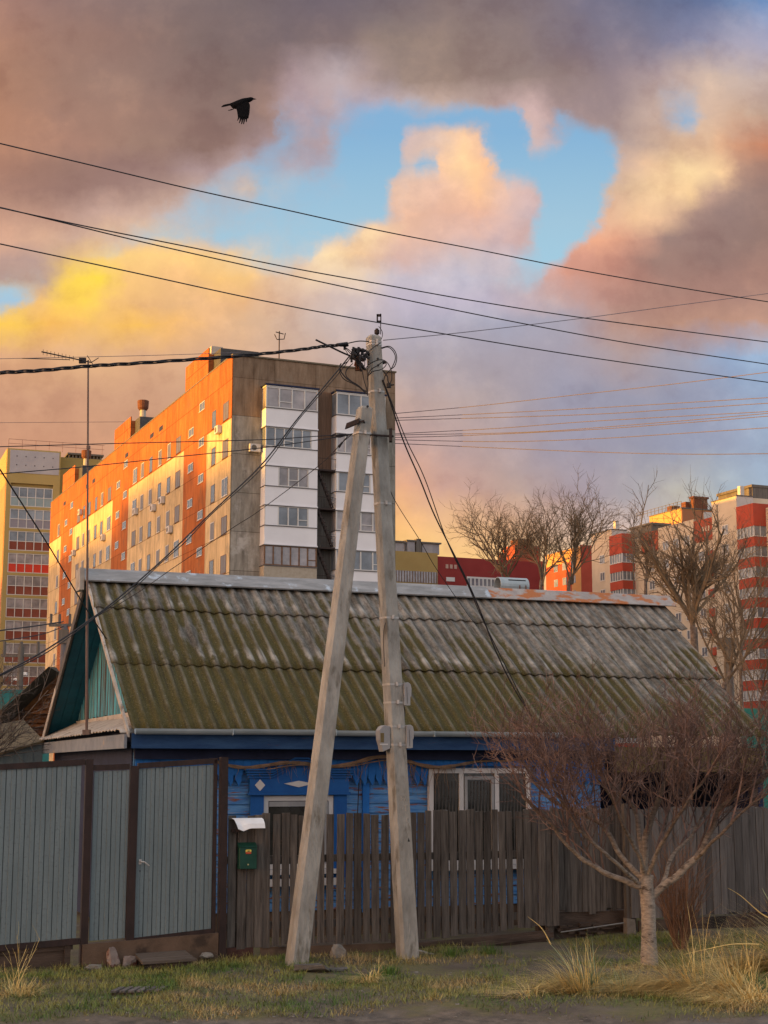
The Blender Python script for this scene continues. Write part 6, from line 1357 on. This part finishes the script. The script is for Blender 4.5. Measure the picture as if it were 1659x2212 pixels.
# utility poles far left and right
up = thing('distant_pole', 'slim grey concrete pole with insulators in front of the long facade, left of the gable', 'utility pole', (at(142, 1450, 45).x, 45, 0))
b = MB(); A = at(140, 1335, 45); b.tube([Vector((A.x + .05, 45, 0)), A + Vector((0, 0, -.2))], [.14, .10], 8); rel(b, up).build('shaft', mat('grey_concrete_pole', (0.15, 0.145, 0.16), bump=0), up)
b = MB(); b.box(A.x - .45, A.x + .45, 44.95, 45.05, A.z - .25, A.z - .17)
for dx in (-.4, -.15, .15, .4): b.tube([A + Vector((dx, 0, -.2)), A + Vector((dx, 0, .12))], .04, 6)
b.box(A.x - .14, A.x + .14, 44.85, 44.97, A.z - .75, A.z - .35); rel(b, up).build('crossarm', M['slatd'], up)
up = thing('distant_pole', 'short dark pole with a crossarm in front of the ochre tower balconies', 'utility pole', (at(46, 1450, 55).x, 55, 0))
b = MB(); A = at(46, 1398, 55); b.tube([Vector((A.x, 55, 0)), A], [.14, .11], 8); b.box(A.x - .7, A.x + .7, 54.95, 55.05, A.z - .35, A.z - .25)
for dx in (-.6, .6, .0): b.tube([A + Vector((dx, 0, -.3)), A + Vector((dx, 0, .2))], .06, 6)
rel(b, up).build('shaft', M['slatd'], up)
up = thing('distant_pole', 'grey pole half hidden by twigs below the right end of the roof', 'utility pole', (at(1575, 1450, 42).x, 42, 0))
b = MB(); A = at(1572, 1378, 42); b.tube([Vector((A.x, 42, 0)), A], [.15, .11], 8); b.box(A.x - .28, A.x + .22, 41.9, 42.1, A.z - .3, A.z - .0); rel(b, up).build('shaft', mat('grey_pole_right', (0.13, 0.12, 0.11), bump=0), up)
lp = thing('street_lamp', 'small white twin-headed street lamp above the turquoise fence at far left', 'street lamp', (at(42, 1480, 60).x, 60, 0))
b = MB(); A = at(41, 1470, 60); b.tube([Vector((A.x, 60, 0)), A], .05, 6); rel(b, lp).build('post', M['greybox'], lp); b = MB(); b.box(A.x - .2, A.x + .1, 59.9, 60.1, A.z, A.z + .1); b.box(A.x, A.x + .3, 59.9, 60.1, A.z + .2, A.z + .32); rel(b, lp).build('lamp_head', M['whitehood'], lp)
wire('service_wire', [(-40, 1367), (0, 1362), (70, 1353), (137, 1343)], 40, 45, .02, 'thin wire ending at the slim distant pole on the left', None, 'wire')
wire('service_wire', [(-40, 1390), (0, 1385), (90, 1370), (140, 1352)], 40, 45, .015, 'lower thin wire running to the slim distant pole on the left', None, 'wire')

# ================================================================== CROW
crow = thing('crow', 'black crow in flight against the clouds with its wing beating down', 'bird', at(516, 228, 20))
def bp_(x, z, y=0):     # zoomed plate -> local metres
    return Vector(((x - 870) / 1659 * .6, y, -(z - 450) / 1659 * .6))
S_ = 142.6 / 3323 * 20 / .6
b = MB(); spine = [(1335, 268, 4, 4), (1300, 266, 12, 10), (1250, 262, 24, 22), (1225, 265, 46, 40), (1170, 280, 68, 52), (1110, 300, 72, 60), (1040, 330, 92, 78), (950, 375, 118, 92), (860, 420, 128, 92), (760, 440, 105, 76), (690, 440, 75, 52), (640, 420, 32, 36)]
k_ = .6 / 1659 * S_
rings = []
for x, z, h, w in spine: rings.append([Vector(((x - 870) * k_, math.cos(t) * w * k_, -(z - 450) * k_ + math.sin(t) * h * k_)) for t in [2 * math.pi * q / 12 for q in range(12)]])
b.loft(rings)
def feather(b, pts, y0, y1, th=3):   # outline polygon in plate units, y varies with height
    n = len(pts)
    def Yv(z): t = (z - 400) / 620; return (y0 + (y1 - y0) * t) * k_
    vs = [Vector(((x - 870) * k_, Yv(z), -(z - 450) * k_)) for x, z in pts] + [Vector(((x - 870) * k_, Yv(z) + th * k_, -(z - 450) * k_)) for x, z in pts]
    b.add(vs, [tuple(range(n)), tuple(range(2 * n - 1, n - 1, -1))] + [(i, i + n, (i + 1) % n + n, (i + 1) % n) for i in range(n)])
feather(b, [(700, 365), (640, 388), (520, 412), (450, 432), (395, 490), (440, 492), (560, 465), (650, 440), (720, 430)], 0, 0, 8)
b.tube([Vector(((x - 870) * k_, 20 * k_, -(z - 450) * k_)) for x, z in ((700, 540), (650, 558), (612, 572), (578, 576))], [10 * k_, 8 * k_, 7 * k_, 3 * k_], 5)
b.tube([Vector(((x - 870) * k_, -20 * k_, -(z - 450) * k_)) for x, z in ((740, 545), (690, 572), (640, 592), (588, 604))], [14 * k_, 12 * k_, 9 * k_, 3 * k_], 5)
b.build('body', M['bird'], crow, smooth=False)
b = MB(); feather(b, [(800, 545), (830, 640), (850, 760), (860, 830), (905, 820), (945, 835), (1010, 850), (1060, 830), (1115, 815), (1150, 808), (1165, 700), (1175, 520), (1172, 460), (1150, 410), (1100, 360), (1000, 370), (900, 430)], -70, -130)
for tip in (((870, 800), (925, 815), (870, 915), (845, 938), (843, 925)), ((915, 810), (968, 815), (940, 940), (905, 1010), (888, 1000), (900, 960)), ((945, 810), (1010, 815), (995, 960), (972, 1035), (950, 1030), (958, 920)), ((995, 810), (1068, 815), (1045, 960), (1025, 1038), (1004, 1030), (1010, 930)), ((1050, 800), (1122, 800), (1108, 900), (1098, 975), (1075, 965), (1070, 920))): feather(b, list(tip), -70, -130)
b.build('wing', M['bird'], crow)
b = MB(); feather(b, [(840, 520), (870, 640), (905, 760), (1000, 790), (1120, 760), (1150, 600), (1140, 430), (950, 420)], 70, 150); b.build('wing', M['bird'], crow)

# ================================================================== GROUND CLUTTER
M['rockr'] = mat('pinkish_rubble', (0.20, 0.14, 0.115), (0.30, 0.25, 0.22), scale=6, c3=(0.13, 0.045, 0.03), s3=5, t3=(.5, .6), bump=.9, bscale=16)
def onfront(u, v): p = G(u, v); return p
rock('rock', M['rockr'], 'upright pinkish rubble lump leaning on the brown plinth', 'rock', fl(-1.44, -.16, -.02), (.085, .07, .20), 1, .3, flat=1)
rock('rock', M['rockr'], 'lower broken brick-red lump beside the upright rubble lump', 'rock', fl(-1.28, -.17, -.03), (.11, .08, .12), 2, .8, flat=1)
rock('rock', M['stone'], 'small flat grey stone at the left end of the brown plinth', 'rock', fl(-1.70, -.25, -.04), (.11, .08, .06), 3, .2, flat=1)
rock('rock', M['stone'], 'rounded stone resting by the dark corner gate post', 'rock', fl(-.30, -.15, .04), (.10, .08, .06), 4, .2)
rock('rock', M['stone'], 'pale squarish block of stone right of the strut pole foot', 'rock', fl(1.34, -.40, -.04), (.12, .10, .16), 5, .4, flat=1)
rock('rock', M['stoned'], 'dark flat boulder in front of the strut pole foot', 'rock', G(678, 2098), (.24, .14, .08), 6, .1, flat=1)
rock('rock', M['stoned'], 'small dark stone in the soil left of the dark boulder', 'rock', G(598, 2103), (.05, .05, .05), 7)
rock('rock', M['stoned'], 'flat dark stone slab just right of the dark boulder', 'rock', G(728, 2096), (.13, .10, .045), 8, .5, flat=1)
rnd = random.Random(12)
pb = MB()
for i in range(260):
    if i < 150: u, v = rnd.uniform(640, 1350), rnd.uniform(2070, 2150)
    else: u, v = rnd.uniform(0, 1300), rnd.uniform(2150, 2210)
    p = G(u, v); s = rnd.uniform(.006, .022); pb.hexa([p + Vector((dx * s * rnd.uniform(.7, 1.3), dy * s * rnd.uniform(.7, 1.3), dz * s * rnd.uniform(.4, .9))) for dz in (-.3, 1) for dx, dy in ((-1, -1), (1, -1), (1, 1), (-1, 1))])
tag(pb.build('pebbles', M['stone'], loc=(0, 0, 0)), 'scattered small stones and crumbs in the soil', 'pebbles', None, 'stuff')
pf = thing('wooden_step', 'low dark wooden step lying in the grass before the gate door', 'step', fl(-1.18, -.12, 0), FA)
b = MB(); 
for k in range(4): b.hexa([(0.0 + .0 * k, -.11 - k * .11, .09 - .014 * k), (.62 + .012 * k, -.11 - k * .11, .105 - .014 * k), (.62, -.005 - k * .11, .115 - .014 * k), (0.0, -.005 - k * .11, .10 - .014 * k), (0.0, -.11 - k * .11, .12 - .014 * k), (.62 + .012 * k, -.11 - k * .11, .135 - .014 * k), (.62, -.005 - k * .11, .145 - .014 * k), (0.0, -.005 - k * .11, .13 - .014 * k)])
b.build('boards', mat('grey_brown_step', (0.075, 0.058, 0.047), (0.12, 0.097, 0.08), scale=5, stretch=(.4, 2, 1), bump=.5), pf)
b = MB(); b.box(.03, .60, -.40, -.36, -.08, .055); b.box(.03, .60, -.06, -.02, -.08, .09); b.build('bearer', M['board'], pf)
gp_ = G(295, 2143); gr_ = thing('wooden_grate', 'weathered slatted wooden grate lying flat in the grass near the road', 'grate', gp_, R(9))
b = MB()
for k in range(6): b.hexa([(-.27 + k * .09, -.14, .03), (-.21 + k * .09, -.14, .03), (-.12 + k * .09, .14, .035), (-.18 + k * .09, .14, .035), (-.27 + k * .09, -.14, .05), (-.21 + k * .09, -.14, .05), (-.12 + k * .09, .14, .055), (-.18 + k * .09, .14, .055)])
b.build('slats', M['fence2'], gr_); b = MB(); b.box(-.2, .3, .08, .11, .0, .029); b.box(-.26, .2, -.12, -.09, 0, .029); b.build('bearer', M['board'], gr_)
pk_ = MB(); q = G(903, 2062); pk_.hexa([(0, 0, .0), (.20, -.16, -.01), (.20, -.08, -.01), (.02, .08, .0), (0, 0, .04), (.20, -.16, .02), (.20, -.08, .02), (.02, .08, .05)]); tag(pk_.build('broken_board', M['tin'], loc=q), 'short broken board end leaning at the foot of the main pole', 'board')

# ================================================================== GRASS
def blade(mb, p, d, L, w, droop, n=3, side=None):
    """thin bent strip"""
    s = side if side else Vector((-d.y, d.x, 0)); s = s.normalized() if s.length > 1e-5 else Vector((1, 0, 0))
    q = p.copy(); dd = d.normalized(); vs = []; lay = .0 if n < 5 else random.uniform(.004, .09)

    for i in range(n + 1):
        ww = w * (1 - (i / n) ** 1.5) + .0004; vs += [q - s * ww, q + s * ww]; dd = (dd + Vector((0, 0, -droop / n))).normalized(); q = q + dd * (L / n)
        if q.z < p.z + lay: q.z = p.z + lay; dd.z = max(dd.z, -.05)
    mb.add(vs, [(2 * i, 2 * i + 1, 2 * i + 3, 2 * i + 2) for i in range(n)])
gm = MB(); rnd = random.Random(100); cnt = 0
def patch_density(x, y):
    n = mnoise.noise(Vector((x * .9, y * .9, 1.5))) + .5 * mnoise.noise(Vector((x * 2.6, y * 2.6, 4)))
    edge = 15.15 + .12 * math.sin(x * 1.7) + .1 * math.sin(x * 4.1) + .6 * math.exp(-((x - .3) / 1.1) ** 2)
    if y < edge: return 0
    if y > fence_y(x) - .03: return 0
    base = .85 if x < -.9 else .5
    if -.9 < x < 2.6 and y > 17.4: base = .16
    if y > 19.4 and x > .8: base = .18 if x < 3 else .45
    return base + .8 * n
def fence_y(x): return FP.y + (x - FP.x) * math.tan(FA)
tries = 0
while cnt < 62000 and tries < 300000:
    tries += 1; x = rnd.uniform(-4.6, 5.9); y = 15.1 + (rnd.random() ** .85) * 6.7
    if abs(x) > y * .262: continue
    if rnd.random() > patch_density(x, y): continue
    L = rnd.uniform(.04, .11) * (1.25 if mnoise.noise(Vector((x * 1.5, y * 1.5, 9))) > .1 else .85)
    a = rnd.uniform(0, 6.28); s = rnd.uniform(.2, 1.1); blade(gm, Vector((x, y, gz(x, y) - .005)), Vector((math.cos(a) * s, math.sin(a) * s, 1)), L, .0030, rnd.uniform(.3, 1.3), 2); cnt += 1
tag(gm.build('grass', M['grass'], loc=(0, 0, 0)), 'short green and yellowing grass on the verge', 'grass', None, 'stuff')
M['freshgrass'] = mat('fresh_green_grass', (0.05, 0.12, 0.02), (0.10, 0.17, 0.03), scale=3, bump=0, island=.35)
def tuft(label, u, v, n, Lr, spread, m, seed, dirx=0, w=.003, droop=(.8, 1.8), name='grass_tuft', rad=.1, flat=.4):
    rnd = random.Random(seed); p = G(u, v); mb = MB()
    for i in range(n):
        a = rnd.uniform(0, 6.28); s = rnd.random() ** .5 * rad; q = Vector((math.cos(a) * s, math.sin(a) * s * .6, 0)); cl = (.5 + mnoise.noise(Vector((q.x * 9, q.y * 9, seed)))) ; d = Vector((math.cos(a) * spread * rnd.random() + dirx * rnd.uniform(.2, 1.2) * (.4 + cl), math.sin(a) * spread * .7 * rnd.random(), rnd.uniform(flat, .9)))
        blade(mb, q, d, rnd.uniform(*Lr), w * rnd.uniform(.6, 1.2), rnd.uniform(*droop), 7)
    return tag(mb.build(name, M[m], loc=p), label, 'grass')
tuft('tall straw coloured ornamental grass clump at the foot of the pale trunk', 1460, 2142, 1100, (.4, 1.0), .6, 'straw', 1, -1.7, .0036, (.9, 1.8), rad=.36, flat=.25)
tuft('swept straw grass clump just right of the pale trunk', 1560, 2148, 900, (.35, .85), .8, 'straw', 2, -1.1, .0036, (.9, 1.8), rad=.36, flat=.3)
tuft('straw grass clump farther left, with upright dry stalks', 1235, 2142, 560, (.25, .65), .8, 'straw', 3, -.8, .0036, (.7, 1.8), rad=.30, flat=.35)
tuft('green-grey reed leaves rising among the left straw clump', 1262, 2140, 70, (.35, .70), .75, 'bluegrass', 4, -.35, .0055, (.3, 1.3), rad=.14, flat=.5)
tuft('big straw grass clump cut off by the right edge of the frame', 1700, 2098, 1200, (.55, 1.25), .6, 'straw', 5, -1.3, .0038, (.8, 1.6), rad=.34, flat=.45)
tuft('blue-green reed leaves between the two central straw clumps', 1340, 2144, 60, (.25, .5), .9, 'bluegrass', 6, -.3, .005, (.5, 1.6), rad=.18, flat=.3)
tuft('pale flattened straw grass lying along the road edge', 1610, 2168, 600, (.25, .6), 1.0, 'straw', 7, -.5, .0034, (1.4, 2.4), rad=.35, flat=.15)
tuft('flat straw wisps trailing left from the clumps along the mud', 1130, 2158, 110, (.3, .6), 1.0, 'straw', 8, -1.0, .003, (1.4, 2.4), rad=.25, flat=.12)
tuft('withered brown grass heap by the soil patch right of the strut foot', 795, 2125, 170, (.15, .34), 1.2, 'straw', 9, -.6, .003, (1.2, 2.2), rad=.12, flat=.2)
tuft('dry straw tuft at the lower left corner of the verge', 45, 2150, 170, (.10, .28), .9, 'straw', 10, .1, .0028, (.4, 1.6), rad=.22, flat=.3)
tuft('small bright green tuft just right of the main pole', 1062, 2062, 120, (.06, .13), .8, 'freshgrass', 11, 0, .003, (.2, 1.0), rad=.14)
tuft('bright green tuft below the corner gate post', 452, 2066, 150, (.06, .13), .8, 'freshgrass', 12, 0, .003, (.2, 1.0), rad=.18)
tuft('yellow-green mossy tuft between the soil heap and the main pole', 838, 2105, 200, (.03, .08), .9, 'freshgrass', 13, 0, .003, (.2, 1.0), rad=.16)
tuft('thin green tuft beside the broken board at the main pole', 975, 2068, 90, (.06, .12), .8, 'freshgrass', 16, 0, .003, (.2, 1.0), rad=.12)
tuft('knee-high dry weed stalks before the base boards on the right', 1600, 2010, 70, (.15, .4), .5, 'twig', 17, 0, .003, (.1, .7), rad=.25, flat=.8)
# tall single grass blades, some green, some straw
for i, (pix, m, lab) in enumerate(([((1240, 2110), (1215, 2070), (1180, 2030)), 'bluegrass', 'single long blue-green blade leaning left above the left straw clump'], [((1190, 2040), (1170, 2005), (1140, 1980)), 'straw', 'single thin pale stalk pointing up left before the base boards'], [((1665, 1985), (1640, 1970), (1600, 1935), (1572, 1918)), 'straw', 'long dry blade arching left in front of the right plank fence'], [((1640, 2040), (1580, 2040), (1520, 2052), (1475, 2062)), 'straw', 'long straw blade arching far left over the right verge'], [((1672, 1960), (1655, 1935), (1646, 1918)), 'bluegrass', 'short green blade at the right frame edge before the fence'])):
    mb = MB(); P_ = smooth_path([at(u, v, 18.2 if i < 3 else 17.6) for u, v in pix], 6); o_ = P_[0]
    mb.tube([p - o_ for p in P_], [.008 * (1 - .85 * k / (len(P_) - 1)) for k in range(len(P_))], 4); tag(mb.build('grass_blade', M[m], loc=o_), lab, 'stalk')
# weed stalks at the lower left
ws = thing('dry_weed', 'tall dry forked weed stalk above the lower left tuft', 'weed', G(25, 2140)); mb = MB(); rnd = random.Random(5)
for i in range(7): spray(mb, Vector((rnd.uniform(-.06, .1), 0, 0)), Vector((rnd.uniform(-.4, .5), rnd.uniform(-.2, .2), 1)), rnd.uniform(.25, .62), .004, 1, rnd, [(3, .4, .45, .05), (0, 0, 0, 0)])
mb.build('stems', M['straw'], ws)
# twigs of a low reddish plant by the right fence
wr = thing('dry_plant', 'low reddish dry plant at the foot of the plank fence near the right edge', 'plant', G(1618, 2022)); mb = MB(); rnd = random.Random(15)
for i in range(12): spray(mb, Vector((rnd.uniform(-.1, .1), 0, 0)), Vector((rnd.uniform(-.6, .6), rnd.uniform(-.2, .2), 1)), rnd.uniform(.15, .35), .004, 2, rnd, [(4, .5, .5, .05), (3, .5, .5, 0), (0, 0, 0, 0)])
mb.build('stems', M['twig'], wr)
